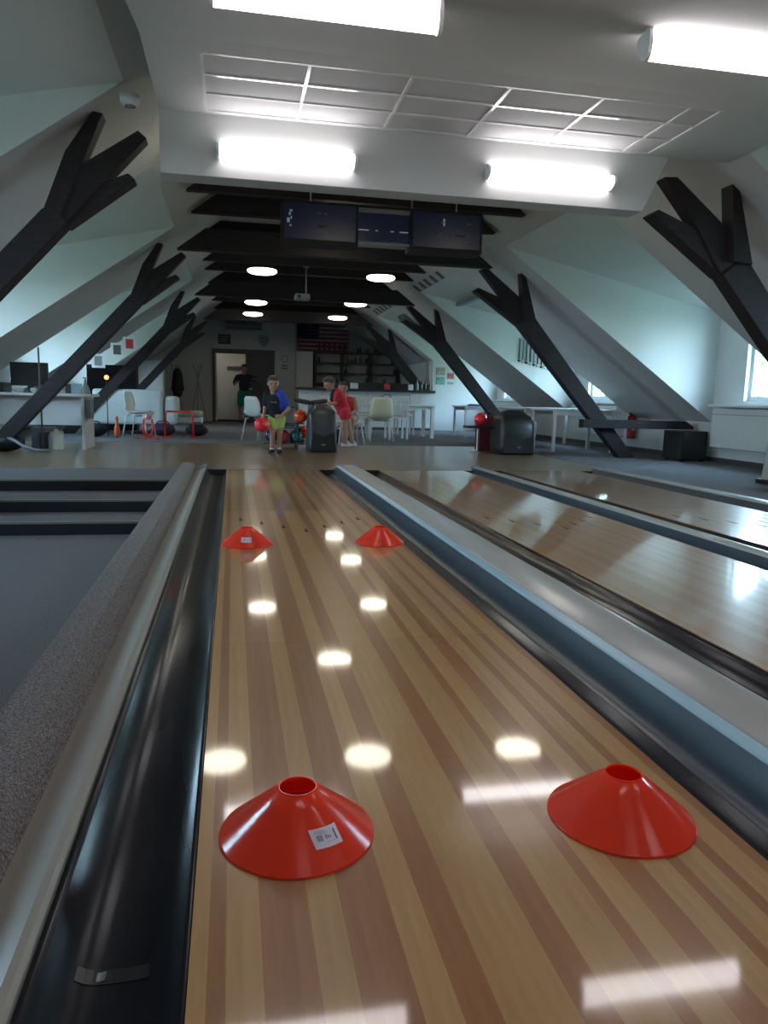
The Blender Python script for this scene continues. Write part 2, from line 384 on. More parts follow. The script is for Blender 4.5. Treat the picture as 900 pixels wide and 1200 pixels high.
# carpeted kerb
mb = MB(); mb.prism([(-.56, -.4), (-.56, .062), (-.545, .072), (-.45, .072), (-.43, .062), (-.392, .0), (-.392, -.4)], Y0, 8.74)
struct(mb.build('kerb', M_kerb), 'carpet covered kerb between sunken floor and lane')
# beige cap
mb = MB(); mb.prism([(-.394, -.05), (-.394, .004), (-.38, .010), (-.31, .046), (-.297, .046), (-.290, .036), (-.290, -.02)], Y0+.1, 8.50)
mb2 = MB(); mb2.prism([(-.394, -.05), (-.394, .012), (-.38, .022), (-.31, .060), (-.297, .060), (-.288, .050), (-.288, -.02)], 8.50, 8.76)
capo = thing('divider_cap', 'beige cap strip along the carpeted kerb', 'lane divider', (0, 0, 0))
mb.build('cap_rail', M_capbeige, capo); mb2.build('end_cover', M_grey, capo)

# ---------------------------------------------------------------- lanes with boards
LIGHT = [(0.47, 0.290, 0.122), (0.45, 0.276, 0.114), (0.48, 0.300, 0.130), (0.44, 0.267, 0.110)]
DARK = [(0.322, 0.147, 0.055), (0.305, 0.138, 0.050), (0.335, 0.158, 0.060), (0.330, 0.153, 0.058)]
pat = [0]
rng = random.Random(11)
while len(pat) < 39:
    k = rng.choice((1, 2, 2, 3)); v = 1-pat[-1] if rng.random() < .85 else pat[-1]
    pat += [v]*k
pat = pat[:39]; pat[0] = 0; pat[1] = 1
def lane(name, label, x0, segs, seed, soft=0.0):
    r = random.Random(seed)
    t = thing(name, label, 'bowling lane', (x0, 0, 0))
    bw = LW/39
    me = {}
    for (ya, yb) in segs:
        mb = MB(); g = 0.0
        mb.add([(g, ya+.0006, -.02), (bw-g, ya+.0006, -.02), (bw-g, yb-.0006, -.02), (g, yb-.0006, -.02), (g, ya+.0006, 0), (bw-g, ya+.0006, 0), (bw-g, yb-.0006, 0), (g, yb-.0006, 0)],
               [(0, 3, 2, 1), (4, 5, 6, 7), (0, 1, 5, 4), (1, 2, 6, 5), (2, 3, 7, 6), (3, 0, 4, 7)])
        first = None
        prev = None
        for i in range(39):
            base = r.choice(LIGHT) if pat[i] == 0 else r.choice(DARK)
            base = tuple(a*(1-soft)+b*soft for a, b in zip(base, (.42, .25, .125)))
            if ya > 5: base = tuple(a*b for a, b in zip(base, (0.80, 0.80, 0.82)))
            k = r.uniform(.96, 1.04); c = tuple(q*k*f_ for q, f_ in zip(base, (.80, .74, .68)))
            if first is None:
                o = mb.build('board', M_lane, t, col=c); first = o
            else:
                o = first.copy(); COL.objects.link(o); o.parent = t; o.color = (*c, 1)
            o.location = (i*bw, 0, 0)
    MB().box(0, LW, segs[0][0], segs[-1][1], -.06, -.004).build('underlay', M_seam, t)
    for i, yy in enumerate((5.14, 4.99, 4.84, 4.69, 4.84, 4.99, 5.14)):
        px = (i*5+4.5)*bw
        MB().add([(px-.012, yy-.04, .0008), (px+.012, yy-.04, .0008), (px+.004, yy+.07, .0008), (px-.004, yy+.07, .0008), (px-.012, yy-.04, -.004), (px+.012, yy-.04, -.004), (px+.004, yy+.07, -.004), (px-.004, yy+.07, -.004)],
                 [(0, 1, 2, 3), (4, 5, 6, 7), (0, 1, 5, 4), (1, 2, 6, 5), (2, 3, 7, 6), (3, 0, 4, 7)]).build('arrow_marker', M_blackm, t)
    return t
lane('bowling_lane', 'glossy wooden bowling lane with four orange cones standing on it', XL, [(-1.9, 2.51), (2.51, 5.55), (5.55, FOUL+.02)], 3)
lane('bowling_lane', 'glossy wooden bowling lane between the wide grey cap and the thin one', 1.694, [(-1.9, 5.55), (5.55, FOUL+.02)], 5, .6)
lane('bowling_lane', 'glossy wooden bowling lane farthest across, beside the carpet', 3.225, [(-1.9, 5.55), (5.55, FOUL+.02)], 9, .7)

def gutter(label, x0, x1, side_l=0.0, side_r=0.0, seamy=None):
    """trough between lane edge and cap; side_l/side_r = height the wall rises to on that side"""
    t = thing('gutter', label, 'gutter', (0, 0, 0))
    n = 18; pts = []
    for k in range(n+1):
        f = k/n; xx = x0 + (x1-x0)*f
        a = abs(2*f-1)
        z = -.052 + .046*(a**3)
        e = side_l if f < .5 else side_r
        if e and a > .35: z += e*((a-.35)/.65)**1.5 + (.004 if e else 0)*0
        pts.append((xx, z))
    ys = [Y0+.1, FOUL+.02]
    mb = MB(); vs = []; fs = []
    for y in ys: vs += [(p[0], y, p[1]) for p in pts] + [(p[0], y, p[1]-.012) for p in reversed(pts)]
    m = len(pts)*2
    fs = [(i, m+i, m+(i+1) % m, (i+1) % m) for i in range(m)] + [tuple(range(m)), tuple(range(2*m-1, m-1, -1))]
    mb.add(vs, fs); mb.build('trough', M_gut, t, smooth=False)
    for cond, rng_ in ((side_r, range(11, n)),):
        if cond:
            mb = MB(); q = [(pts[k][0], pts[k][1]+.0012) for k in rng_] + ([(pts[n][0], pts[n][1]+.0012)] if cond is side_r and rng_.start else [])
            mb.add([(p[0], y, p[1]) for y in ys for p in q], [(i, i+1, len(q)+i+1, len(q)+i) for i in range(len(q)-1)])
            mb.build('side_wall', M_gutside, t, smooth=True)
    for o in t.children:
        for p in o.data.polygons: p.use_smooth = len(p.vertices) == 4
    MB().box(x0, x1, FOUL-.012, FOUL+.018, -.06, .0).build('end_board', M_blackm, t)
    if seamy:
        for i, yy in enumerate(seamy):
            mb = MB(); vs = []
            for y in (yy, yy+.03):
                vs += [(p[0], y, p[1]+.0012) for p in pts[4:-5]]
            m = len(pts[4:-5]); mb.add(vs, [(i, i+1, m+i+1, m+i) for i in range(m-1)]); mb.build('joint_tape', M_gut, t)
            mb = MB(); pp = [(pts[7][0]-.006, pts[7][1]), pts[7], (pts[7][0]+.007, pts[7][1]+.0015)]; mb.add([(p[0], y, p[1]+.002) for y in (yy+.006, yy+.024) for p in pp], [(i, i+1, 3+i+1, 3+i) for i in range(2)]); mb.build('tape_glint', M_metal, t)  # small metal plate standing in for the glint on the tape
    for o in t.children:
        if o.name.startswith('joint_tape') or o.name.startswith('tape_glint'):
            m_ = o.modifiers.new('s', 'SOLIDIFY'); m_.thickness = .001
    return t
gutter('dark gutter between the beige cap and the cone lane, with taped joint', -.288, XL-.002, side_l=.032, seamy=[1.08])
gutter('dark gutter between the cone lane and the wide grey cap', .984, 1.185, side_r=.045)
gutter('dark gutter between the wide grey cap and the middle lane', 1.475, 1.692, side_l=.036)
gutter('dark gutter along the far edge of the middle lane', 2.746, 2.865, side_r=.035)
gutter('narrow gutter beside the third lane, behind the thin cap', 2.985, 3.223, side_l=.035)
gutter('dark gutter between the third lane and the side carpet', 4.277, 4.44, side_r=.035)
def dcap(label, x0, x1, z, edge=True):
    t = thing('divider_cap', label, 'lane divider', (0, 0, 0))
    e = .045 if edge else 0
    w_ = x1-x0
    n = 14; pts = []
    for k in range(n+1):
        f = k/n; xx = x0+e+(w_-e)*f
        zz = z + .012*math.sin(pi*min(1, f*1.15)) - .05*max(0, (f-.82)/.18)**2
        pts.append((xx, zz))
    mb = MB(); mb.prism(pts + [(x1, -.05), (x0+e, -.05)], Y0+.1, FOUL+.03)
    o = mb.build('cap_cover', M_cap, t)
    for p in o.data.polygons: p.use_smooth = len(p.vertices) == 4 and abs(p.normal.y) < .5
    if edge:
        mb = MB(); mb.prism([(x0, -.05), (x0, z-.006), (x0+.006, z), (x0+e-.004, z+.004), (x0+e, z+.001), (x0+e, -.05)], Y0+.1, FOUL+.03)
        mb.build('edge_strip', M_capblue, t)
    MB().box(x0, x1, FOUL+.031, FOUL+.10, 0.0, z+.012).build('end_cover', M_grey, t, bevel=.008)
    return t
dcap('wide grey divider cap with pale blue edge between cone lane and middle lane', 1.186, 1.474, .048)
dcap('thin grey divider cap between the middle lane and the third lane', 2.866, 2.984, .040, False)
dcap('thin grey divider cap between the third lane and the side carpet', 4.441, 4.62, .040, False)
struct(MB().box(-.6, 4.8, Y0, FOUL+.02, -.4, -.09).build('floor_base', M_blackm))
struct(MB().box(4.62, 4.80, Y0, FOUL+.02, -.2, .0).build('floor_strip', M_carpet))

# ---------------------------------------------------------------- suspended box with tube lamps
BX0, BX1 = -.50, 3.45
def slab():
    mb = MB()
    mb.prism([(Y0, 3.17), (Y0, 2.50), (2.95, 2.50), (4.75, 2.84), (4.92, 2.84), (4.92, 3.17)], BX0, BX1, axis='x')      # lower part sloping down towards the lane ends
    mb.box(BX1, 4.04, 4.0, 5.90, 2.842, 3.0)
    mb.prism([(BX0, 2.41), (BX1-.15, 2.41), (BX1+.05, 2.84), (BX1+.05, 3.17), (BX0, 3.17)], 5.91, 6.13)          # far downstand
    mb.box(BX0, -.17, 4.92, 5.91, 2.84, 3.17); mb.box(3.47-.17, BX1+.12, 4.92, 5.91, 2.84, 3.17)
    mb.box(-.17, 3.30, 5.87, 5.91, 2.84, 3.17)
    mb.box(-.17, 3.30, 4.92, 5.87, 2.90, 3.17)
    return struct(mb.build('ceiling_box', M_plaster), 'lowered white ceiling box with two downstands')
cb = slab()
tx = [-.17+.6485*k for k in range(6)]
tx[-1] = 3.07+0.002; tx.append(3.30)
ty = [4.935+.3117*k for k in range(4)]
tile0 = None
def tile_obj(xa, xb, ya, yb):
    mb = MB(); mb.box(0, xb-xa-.022, 0, yb-ya-.022, 0, .012); return mb
tile_me = {}
for i in range(len(tx)-1):
    for j in range(len(ty)-1):
        xa, xb, ya, yb = tx[i], tx[i+1], ty[j], ty[j+1]
        k = round(xb-xa, 3)
        if k not in tile_me:
            o = tile_obj(xa, xb, ya, yb).build('tile', M_tile, cb); tile_me[k] = o
        else:
            o = tile_me[k].copy(); COL.objects.link(o); o.parent = cb
        o.location = (xa+.011, ya+.011, 2.848)
first = None
for xx in tx: MB().box(xx-.011, xx+.011, 4.935, 5.87, 2.838, 2.862).build('grid_bar', M_grid, cb)
for yy in ty: MB().box(-.17, 3.30, yy-.011, yy+.011, 2.839, 2.861).build('grid_bar', M_grid, cb)
def tube_lamp(label, x0, x1, y, z, tilt=0.0, dep=.085):
    t = thing('tube_lamp', label, 'ceiling lamp', ((x0+x1)/2, y, z), 0, 'lit tube lamps'); h = (x1-x0)/2; t.rotation_euler = (tilt, 0, 0)
    MB().box(-h, h, -.005, .0, -.05, .05).build('back_plate', M_grid, t)
    prof = [(-dep*math.sin(pi*k/10)-.005, -.055*math.cos(pi*k/10)) for k in range(11)]
    o = MB().prism([(p[0], p[1]) for p in prof], -h+.02, h-.02, axis='x').build('diffuser', M_tube, t)
    for s in (-1, 1):
        MB().prism([(p[0]*1.06, p[1]*1.06) for p in prof], s*h-.02*(s > 0), s*h+.02*(s < 0), axis='x').build('end_cap', M_grid, t)
tube_lamp('lit white tube lamp above the doorway side, on the far downstand', -.10, .92, 5.905, 2.585)
tube_lamp('lit white tube lamp on the far downstand, near the forked timber', 1.94, 3.01, 5.905, 2.60)
TL = pi/2-.187
tube_lamp('large lit white tube lamp nearest the camera, on the doorway side', -.09, .94, 3.60, 2.610, TL, .125)
tube_lamp('large lit white tube lamp nearest the camera, on the window side', 1.95, 3.0, 3.60, 2.610, TL, .125)
for yd, w1 in ((1.9, 'just above the camera'), (.3, 'behind the camera'), (-1.2, 'over the lane ends')):  # unseen tube rows, added to brighten the near lanes and cones
    for xa_, nm in ((-.09, 'doorway side'), (1.97, 'window side')): tube_lamp('added unseen tube lamp %s, %s' % (w1, nm), xa_, xa_+1.03, yd, 2.498, pi/2)

# ---------------------------------------------------------------- roof trusses and collar beams
def strip(p, q, wa, wb, cut_p=None, cut_q=None):
    """four-corner polygon of a timber running p->q in the (u,z) plane"""
    p = Vector(p); q = Vector(q); d = (q-p).normalized(); n = Vector((-d.y, d.x))
    return [p+n*wa/2, q+n*wb/2, q-n*wb/2, p-n*wa/2]
def timber(poly, side, t0, t1, name, parent):
    return MB().prism([(side*a.x, a.y) for a in poly], t0, t1).build(name, M_beam, parent, bevel=.006)
def tie(ua, zlo, zhi, y0, y1, name, parent=None, shift=0):
    ulo = 2.0+(3.2-zlo)/.69; uhi = 2.0+(3.2-zhi)/.69
    ulo = min(ulo, ua) ; uhi = min(uhi, ulo-(zhi-zlo)*1.35)
    return MB().prism([(-ulo, zlo), (ulo, zlo), (uhi, zhi), (-uhi, zhi)], y0, y1).build(name, M_beam, parent, bevel=.004)
NEARNAME = {6.2: 'nearest the lane ends, against the ceiling box', 11.05: 'above the ball returns', 15.9: 'standing behind the round ball return', 20.75: 'farthest, in front of the bar shelves'}
for yt in (6.2, 11.05, 15.9, 20.75):
    t = thing('roof_truss', 'dark timber roof truss with forked struts, ' + NEARNAME[yt], 'roof truss', (XC, yt, 0))
    if yt > 7: tie(2.26, 2.79, 3.08, -.09, .09, 'tie_beam', t)
    for s in (-1, 1):
        P_ = lambda *q: [Vector(p) for p in q]
        if s > 0:
            timber(P_((4.77, 0), (2.96, 2.10), (2.86, 2.12), (2.70, 1.99), (4.51, 0)), s, -.09, .09, 'strut', t)
            timber(P_((2.20, 2.77), (2.75, 2.36), (2.90, 2.06), (2.70, 1.99), (2.41, 2.40), (2.08, 2.76)), s, -.07, .08, 'brace', t)
            timber(P_((2.00, 2.46), (2.06, 2.50), (2.42, 2.37), (2.80, 2.05), (2.72, 1.98)), s, -.05, .12, 'brace', t)
            timber(P_((2.68, 2.74), (2.76, 2.68), (2.82, 2.50), (2.95, 2.08), (2.76, 2.10)), s, -.14, .02, 'brace', t)
        else:
            timber(P_((4.88, 0), (2.88, 2.15), (2.80, 2.17), (2.71, 2.06), (4.62, 0)), s, -.09, .09, 'strut', t)
            timber(P_((2.14, 2.70), (2.20, 2.75), (2.62, 2.47), (2.86, 2.12), (2.72, 2.07), (2.42, 2.40)), s, -.07, .08, 'brace', t)
            timber(P_((2.23, 2.41), (2.28, 2.45), (2.44, 2.38), (2.80, 2.08), (2.72, 2.04)), s, -.05, .12, 'brace', t)
            timber(P_((2.44, 2.84), (2.51, 2.85), (2.71, 2.56), (2.88, 2.13), (2.76, 2.10), (2.60, 2.48)), s, -.085, .075, 'brace', t)
# short horizontal timber crossing the strut foot on the window side
tag(MB().prism([(5.30, .47), (7.20, .47), (7.20, .52), (7.05, .60), (5.30, .60)], 10.80, 10.955).build('timber_rail', M_beam, bevel=.005), 'short dark horizontal timber crossing the strut foot above the black speaker box', 'timber')
cn = 0
WORDS = ['nearest, just behind the ceiling box', 'second, behind the scoreboard', 'third behind the scoreboard', 'fourth', 'just past the first pair of pendants']
for yb, z0_, z1_ in ((7.35, 3.17, 3.38), (8.2, 3.17, 3.38), (9.2, 3.11, 3.24), (10.3, 3.12, 3.40), (12.1, 3.17, 3.4), (13.1, 3.17, 3.4), (14.1, 3.17, 3.4), (15.1, 3.17, 3.4), (16.9, 3.17, 3.4), (17.45, 3.17, 3.4), (18.9, 3.17, 3.4), (19.9, 3.17, 3.4), (21.7, 3.17, 3.4), (22.7, 3.17, 3.4), (23.7, 3.17, 3.4)):
    z1_ = z1_ if yb == 9.2 else ZC-.002
    lab = 'dark timber collar beam under the ceiling, ' + {7.35: 'hidden closest behind the ceiling box', 8.2: 'between ceiling box and scoreboard', 9.2: 'thin one right above the scoreboard', 10.3: 'directly behind the scoreboard'}.get(yb, 'in the dark row above the pendants')
    ulo = 2.03; 
    o = MB().prism([(XC-ulo, z0_), (XC+ulo, z0_), (XC+ulo-(z1_-z0_)*1.35, z1_), (XC-ulo+(z1_-z0_)*1.35, z1_)], yb-.07, yb+.07).build('collar_beam', M_beam, bevel=.004)
    tag(o, lab, 'ceiling beam', 'dark collar beams in a row')

# ---------------------------------------------------------------- pendants
def pendant():
    t = thing('pendant_lamp', '', 'pendant lamp', (0, 0, 0), 0, 'lit round pendant lamps')
    MB().lathe([(.0005, -.035), (.12, -.033), (.20, -.022), (.238, -.002), (.245, .018), (.235, .034), (.0005, .036)], 32).build('opal_dish', M_pend, t, smooth=True)
    MB().lathe([(.0005, .038), (.235, .037), (.20, .050), (.08, .062), (.02, .085), (.012, .10), (.0005, .10)], 24).build('metal_cap', M_dgrey, t, smooth=True)
    MB().tube([(0, 0, .10), (0, 0, .44)], .006, 6).build('cord', M_blackm, t)
    return t
pl = [(.50, 13.08, 'large lit pendant lamp in the nearest pair, on the doorway side'), (2.51, 13.08, 'large lit pendant lamp in the nearest pair, on the bar side'),
      (.53, 17.45, 'lit pendant lamp in the middle pair, on the doorway side'), (2.68, 16.85, 'lit pendant lamp in the middle pair, right of the projector'),
      (.53, 19.9, 'smallest lit pendant lamp above the wall air conditioner'), (2.70, 19.9, 'smallest lit pendant lamp, just above the flag'),
      (-.12, 7.41, 'lit pendant hidden behind the ceiling box, seen mirrored nearest the gutter'), (1.38, 7.30, 'lit pendant hidden behind the ceiling box, seen mirrored mid lane'),
      (3.02, 7.22, 'lit pendant hidden behind the ceiling box, seen mirrored by the cone'), (1.42, 10.28, 'lit pendant hidden behind the scoreboard, seen mirrored in the lane'),
      (1.6, 22.2, 'unlit-looking round pendant by the flag')]
p0 = pendant()
for i, (x, y, lab) in enumerate(pl[:10]):
    if i == 0: p0.location = (x, y, 2.87); p0['label'] = lab
    else: dup(p0, (x, y, 2.87), 0, lab)

# ---------------------------------------------------------------- scoreboard
t = thing('scoreboard', 'dark navy double screen scoreboard hanging from the collar beams', 'scoreboard', (1.75, 9.0, 2.57))
FRD = mat('dim red print', (.08, .01, .02), .6)
for s, lab in ((-1, None), (1, None)):
    xa, xb = (-1.19, -.31) if s < 0 else (.31, 1.19)
    MB().box(xa, xb, -.05, .22, 0, .47).build('monitor', M_blackm, t, bevel=.01)
    sc_ = MB().box(xa+.03, xb-.03, -.056, -.05, .05, .44).build('screen', M_screen, t)
    r = random.Random(4+s)
    for k in range(9):
        x = xa+.32+r.random()*.42; z = .12+.07*r.randint(0, 3)
        MB().box(x, x+.05, -.058, -.056, z, z+.018).build('score_mark', M_ink if k % 3 else FRD, sc_)
    if s < 0:
        for k, (x, z, w_, h_) in enumerate([(-1.10, .34, .03, .02), (-1.11, .30, .02, .03), (-1.13, .22, .03, .05), (-1.10, .18, .02, .02), (-1.09, .26, .015, .03)]):
            MB().box(x, x+w_, -.058, -.056, z, z+h_).build('score_mark', M_screenhi, sc_)
    else: MB().box(.70, .722, -.058, -.056, .30, .38).build('score_mark', M_screenhi, sc_)
cx = MB().box(-.32, .32, .0, .16, .10, .40).build('middle_unit', M_screen, t)
for x, w_ in ((-.30, .12), (-.10, .03), (.08, .04), (.19, .10)): MB().box(x, x+w_, -.004, .0, .20, .212).build('light_slot', M_screenhi, cx)
MB().box(-.31, .31, -.01, .17, .40, .45).build('top_rail', M_grey, t); MB().box(-.31, .31, -.01, .17, .045, .075).build('bottom_rail', M_grey, t)
for x in (-.85, .35, .9): MB().tube([(x, .1, .45), (x, .1, .60)], .012, 8).build('hanger', M_metal, t)
MB().box(-1.15, 1.15, .08, .12, .47, .50).build('hanging_rail', M_blackm, t)

# projector
t = thing('projector', 'small grey projector on a ceiling pole between the pendants', 'projector', (1.27, 14.12, 2.58))
MB().box(-.14, .12, -.10, .15, 0, .10).build('housing', M_grey, t, bevel=.012); MB().tube([(.06, .02, .10), (.06, .02, .60)], .014, 8).build('pole', M_grey, t)
MB().lathe([(.03, 0), (.03, .012), (.0005, .012)], 16, Matrix.Translation((-.07, -.10, .05)) @ Matrix.Rotation(pi/2, 4, 'X')).build('lens', M_black, t)
MB().box(.01, .11, -.03, .07, .575, .595).build('mount_plate', M_grey, t)

# ---------------------------------------------------------------- cones
def cone_mesh(R):
    k = R/.148; H = .096
    ln = lambda r: .093-(r-.0375)*.0865/.1105
    prof_o = [(.150*k, .000), (.150*k, .0035), (.1480*k, .0065)]
    for rr in (.1200, .0925, .0660): prof_o += [(rr*k, ln(rr)), ((rr-.0008)*k, ln(rr)+.0014)]
    prof_o += [(.0375*k, .093), (.0372*k, H), (.0352*k, H)]
    prof = prof_o + [(.0350*k, .0915), (.1455*k, .0045), (.1470*k, .000), (.150*k, .000)]
    mb = MB(); mb.lathe(prof, 72); return mb
cones = [(.120, 1.360, .148, 'large orange-red disc cone with barcode sticker, beside the black gutter', True, 0.45),
         (.782, 1.312, .146, 'large orange-red disc cone without sticker, nearest the wide divider', False, 0),
         (.078, 4.28, .145, 'small distant orange-red disc cone with a sticker, by the gutter', True, -.05),
         (.850, 4.27, .142, 'small distant orange-red disc cone without sticker, toward the wide divider', False, 0)]
for x, y, R, lab, st, ang in cones:
    t = thing('disc_cone', lab, 'sport cone', (x, y, .0006), 0, 'orange-red disc cones on the lane')
    es = cone_mesh(R).build('cone_body', M_cone, t, smooth=True).modifiers.new('edges', 'EDGE_SPLIT'); es.split_angle = math.radians(28)
    if st:
        # sticker follows the cone's flank
        k = R/.148; sl_ = math.atan2(.0745-.0325, .060-.120)   # flank angle
        a0 = -pi/2 + ang
        def flank(da, s, off=.0012):   # s: 0 bottom .. 1 top between r=.127 and .085
            r = (.1185 - .028*s)*k - .0004; z = .093-(r/k-.0375)*.0865/.1105 + .0006
            s = s*1.0
            a = a0+da*(.105/(r/k)); rr = r+off*.57
            return (rr*math.cos(a), rr*math.sin(a), z+off*.82)
        def patch(d0, d1, s0, s1, off, name, m, par, skew=.0):
            n = 8; vs = []
            for s in (s0, s1):
                for i in range(n+1):
                    d = d0+(d1-d0)*i/n; vs.append(flank(d, s+skew*(d), off))
            fs = [(i, i+1, n+1+i+1, n+1+i) for i in range(n)]
            return MB().add(vs, fs).build(name, m, par)
        sk = -0.12
        lb = patch(-.27, .27, -.02, 1.02, .0012, 'sticker', M_label, t, sk)
        patch(.165, .19, .22, .80, .0018, 'blue_bar', M_blue, lb, sk)
        for i in range(7): patch(-.19+i*.018, -.19+i*.018+(.011 if i % 3 else .006), .34, .66, .0018, 'barcode_line', M_ink, lb, sk)
        for i in range(3): patch(-.2, .05-.03*i, .76-.0*i+.06*i-.02, .775+.06*i-.02, .0018, 'print_line', M_grey, lb, sk)
        for i in range(3): patch(-.02+i*.04, .005+i*.04, .40, .64-.05*i, .0018, 'print_mark', M_grey, lb, sk)
        patch(-.02, .13, .22, .24, .0018, 'print_line', M_grey, lb, sk)

# ================================================================ FURNITURE
def shell_chair(seatmat, label, loc, rz, group=None, sh=.45, bh=.86):
    t = thing('shell_chair', label, 'chair', loc, rz, group)
    # shell: profile along y (front -> back), width varies, curled edges
    prof = [(-.20, sh-.03, .20), (-.21, sh-.005, .215), (-.16, sh+.005, .225), (0, sh-.012, .235), (.13, sh-.008, .235), (.19, sh+.04, .23), (.215, sh+.14, .225), (.235, sh+.26, .22), (.25, bh-.05, .20), (.255, bh, .15)]
    n = 10; vs = []
    for (y, z, w_) in prof:
        for k in range(n+1):
            f = 2*k/n-1
            vs.append((w_*f, y-.05*abs(f)**3*(1 if z > sh+.05 else .0), z+.035*abs(f)**3*(1 if z < sh+.06 else .0)))
    fs = [(i*(n+1)+k, i*(n+1)+k+1, (i+1)*(n+1)+k+1, (i+1)*(n+1)+k) for i in range(len(prof)-1) for k in range(n)]
    o = MB().add(vs, fs).build('seat_shell', seatmat, t, smooth=True)
    so = o.modifiers.new('solid', 'SOLIDIFY'); so.thickness = .014
    for sx in (-1, 1):
        for sy in (-1, 1):
            MB().tube([(sx*.15, sy*.12, sh-.02), (sx*.19, sy*.17, sh-.05), (sx*.235, sy*.235, .0)], .013, 8).build('leg', M_whitepl, t, smooth=True)
    MB().tube([(-.15, .0, sh-.045), (.15, .0, sh-.045)], .011, 8).build('cross_bar', M_metal, t)
    return t
shell_chair(M_whitepl, 'white plastic shell chair standing beside the white sofa', (-1.72, 14.85, 0), math.radians(75), 'white shell chairs')
shell_chair(M_whitepl, 'white plastic shell chair behind the boy with the ball', (.50, 14.5, 0), math.radians(128), 'white shell chairs', bh=.82, sh=.45)
shell_chair(M_cream, 'cream plastic shell chair with its back to the lanes', (2.88, 14.75, 0), math.radians(180), 'cream shell chairs')
def slat_chair(label, loc, rz):
    t = thing('slatted_chair', label, 'chair', loc, rz, 'white slatted dining chairs')
    MB().box(-.21, .21, -.21, .20, .43, .46).build('seat', M_white, t, bevel=.006)
    for sx in (-1, 1):
        MB().box(sx*.19-.02, sx*.19+.02, -.20, -.16, 0, .43).build('leg', M_white, t)
        MB().prism([(.17, 0), (.21, 0), (.21, .46), (.25, .86), (.215, .86), (.17, .46)], sx*.19-.018, sx*.19+.018, axis='x').build('leg', M_white, t)
    MB().prism([(.243, .80), (.253, .87), (.223, .87), (.213, .80)], -.20, .20, axis='x').build('top_rail', M_white, t)
    MB().prism([(.20, .52), (.222, .56), (.192, .56), (.18, .52)], -.18, .18, axis='x').build('lower_rail', M_white, t)
    for k in range(5):
        x = -.13+.065*k
        MB().prism([(.195, .55), (.238, .81), (.222, .81), (.18, .55)], x-.013, x+.013, axis='x').build('slat', M_white, t)
    return t
s0 = slat_chair('white slatted chair beside the girl in the red top', (2.60, 15.55, 0), math.radians(178))
dup(s0, (3.42, 15.7, 0), math.radians(183), 'white slatted chair behind and beside the cream shell chair')
dup(s0, (4.02, 17.6, 0), math.radians(180), 'white slatted chair pushed in at the far end of the white table')
dup(s0, (2.95, 17.7, 0), math.radians(0), 'white slatted chair facing the table, in front of the bar counter')
dup(s0, (2.25, 17.5, 0), math.radians(5), 'white slatted chair half hidden behind the girl, near the bar')
def table(label, x0, x1, y0, y1, h, group=None, lw=.05, m=None):
    t = thing('white_table', label, 'table', ((x0+x1)/2, (y0+y1)/2, 0), 0, group); a, b = (x1-x0)/2, (y1-y0)/2; m = m or M_white
    MB().box(-a, a, -b, b, h-.035, h).build('tabletop', m, t, bevel=.004)
    for sx in (-1, 1):
        for sy in (-1, 1):
            cx_, cy_ = sx*(a-.06), sy*(b-.06); MB().box(cx_-lw/2, cx_+lw/2, cy_-lw/2, cy_+lw/2, 0, h-.035).build('leg', m, t)
    MB().box(-a+.05, a-.05, -b+.05, -b+.07, h-.11, h-.035).build('apron', m, t); MB().box(-a+.05, a-.05, b-.07, b-.05, h-.11, h-.035).build('apron', m, t)
    return t
table('long white table with chairs in front of the bar', 2.3, 4.35, 15.95, 16.85, .72, lw=.07)
table('white table nearest the forked strut foot, window side', 5.35, 6.55, 12.05, 13.05, .74, 'white tables along the window wall')
table('white table second from the strut foot, beyond the first', 5.35, 6.75, 13.35, 14.5, .74, 'white tables along the window wall')
table('white table farthest back on the window side, behind the round ball return', 5.2, 6.5, 16.6, 17.6, .72, 'white tables along the window wall')
# things on the tables
t = thing('crayon_basket', 'dark rounded basket standing on the long white table', 'basket', (3.30, 16.2, .72)); MB().lathe([(.0005, 0), (.11, 0), (.14, .10), (.125, .10), (.10, .01), (.0005, .01)], 20).build('bowl', M_dgrey, t, smooth=True)
MB().tube([(-.13, 0, .09), (-.09, 0, .18), (0, 0, .21), (.09, 0, .18), (.13, 0, .09)], .008, 6).build('handle', M_dgrey, t)
t = thing('paper_stack', 'blue and white magazines lying on the farthest white table', 'magazines', (5.55, 16.9, .72)); MB().box(-.15, .15, -.11, .11, 0, .03).build('lower_magazine', mat('blue print', (.05, .12, .4), .5), t); MB().box(-.12, .16, -.1, .1, .03, .05).build('upper_magazine', M_white, t)
tag(MB().box(-.14, .14, -.02, .02, 0, .22).build('white_box', M_white, bevel=.004, loc=(4.0, 16.35, .72)), 'small white box standing on the long white table', 'box')

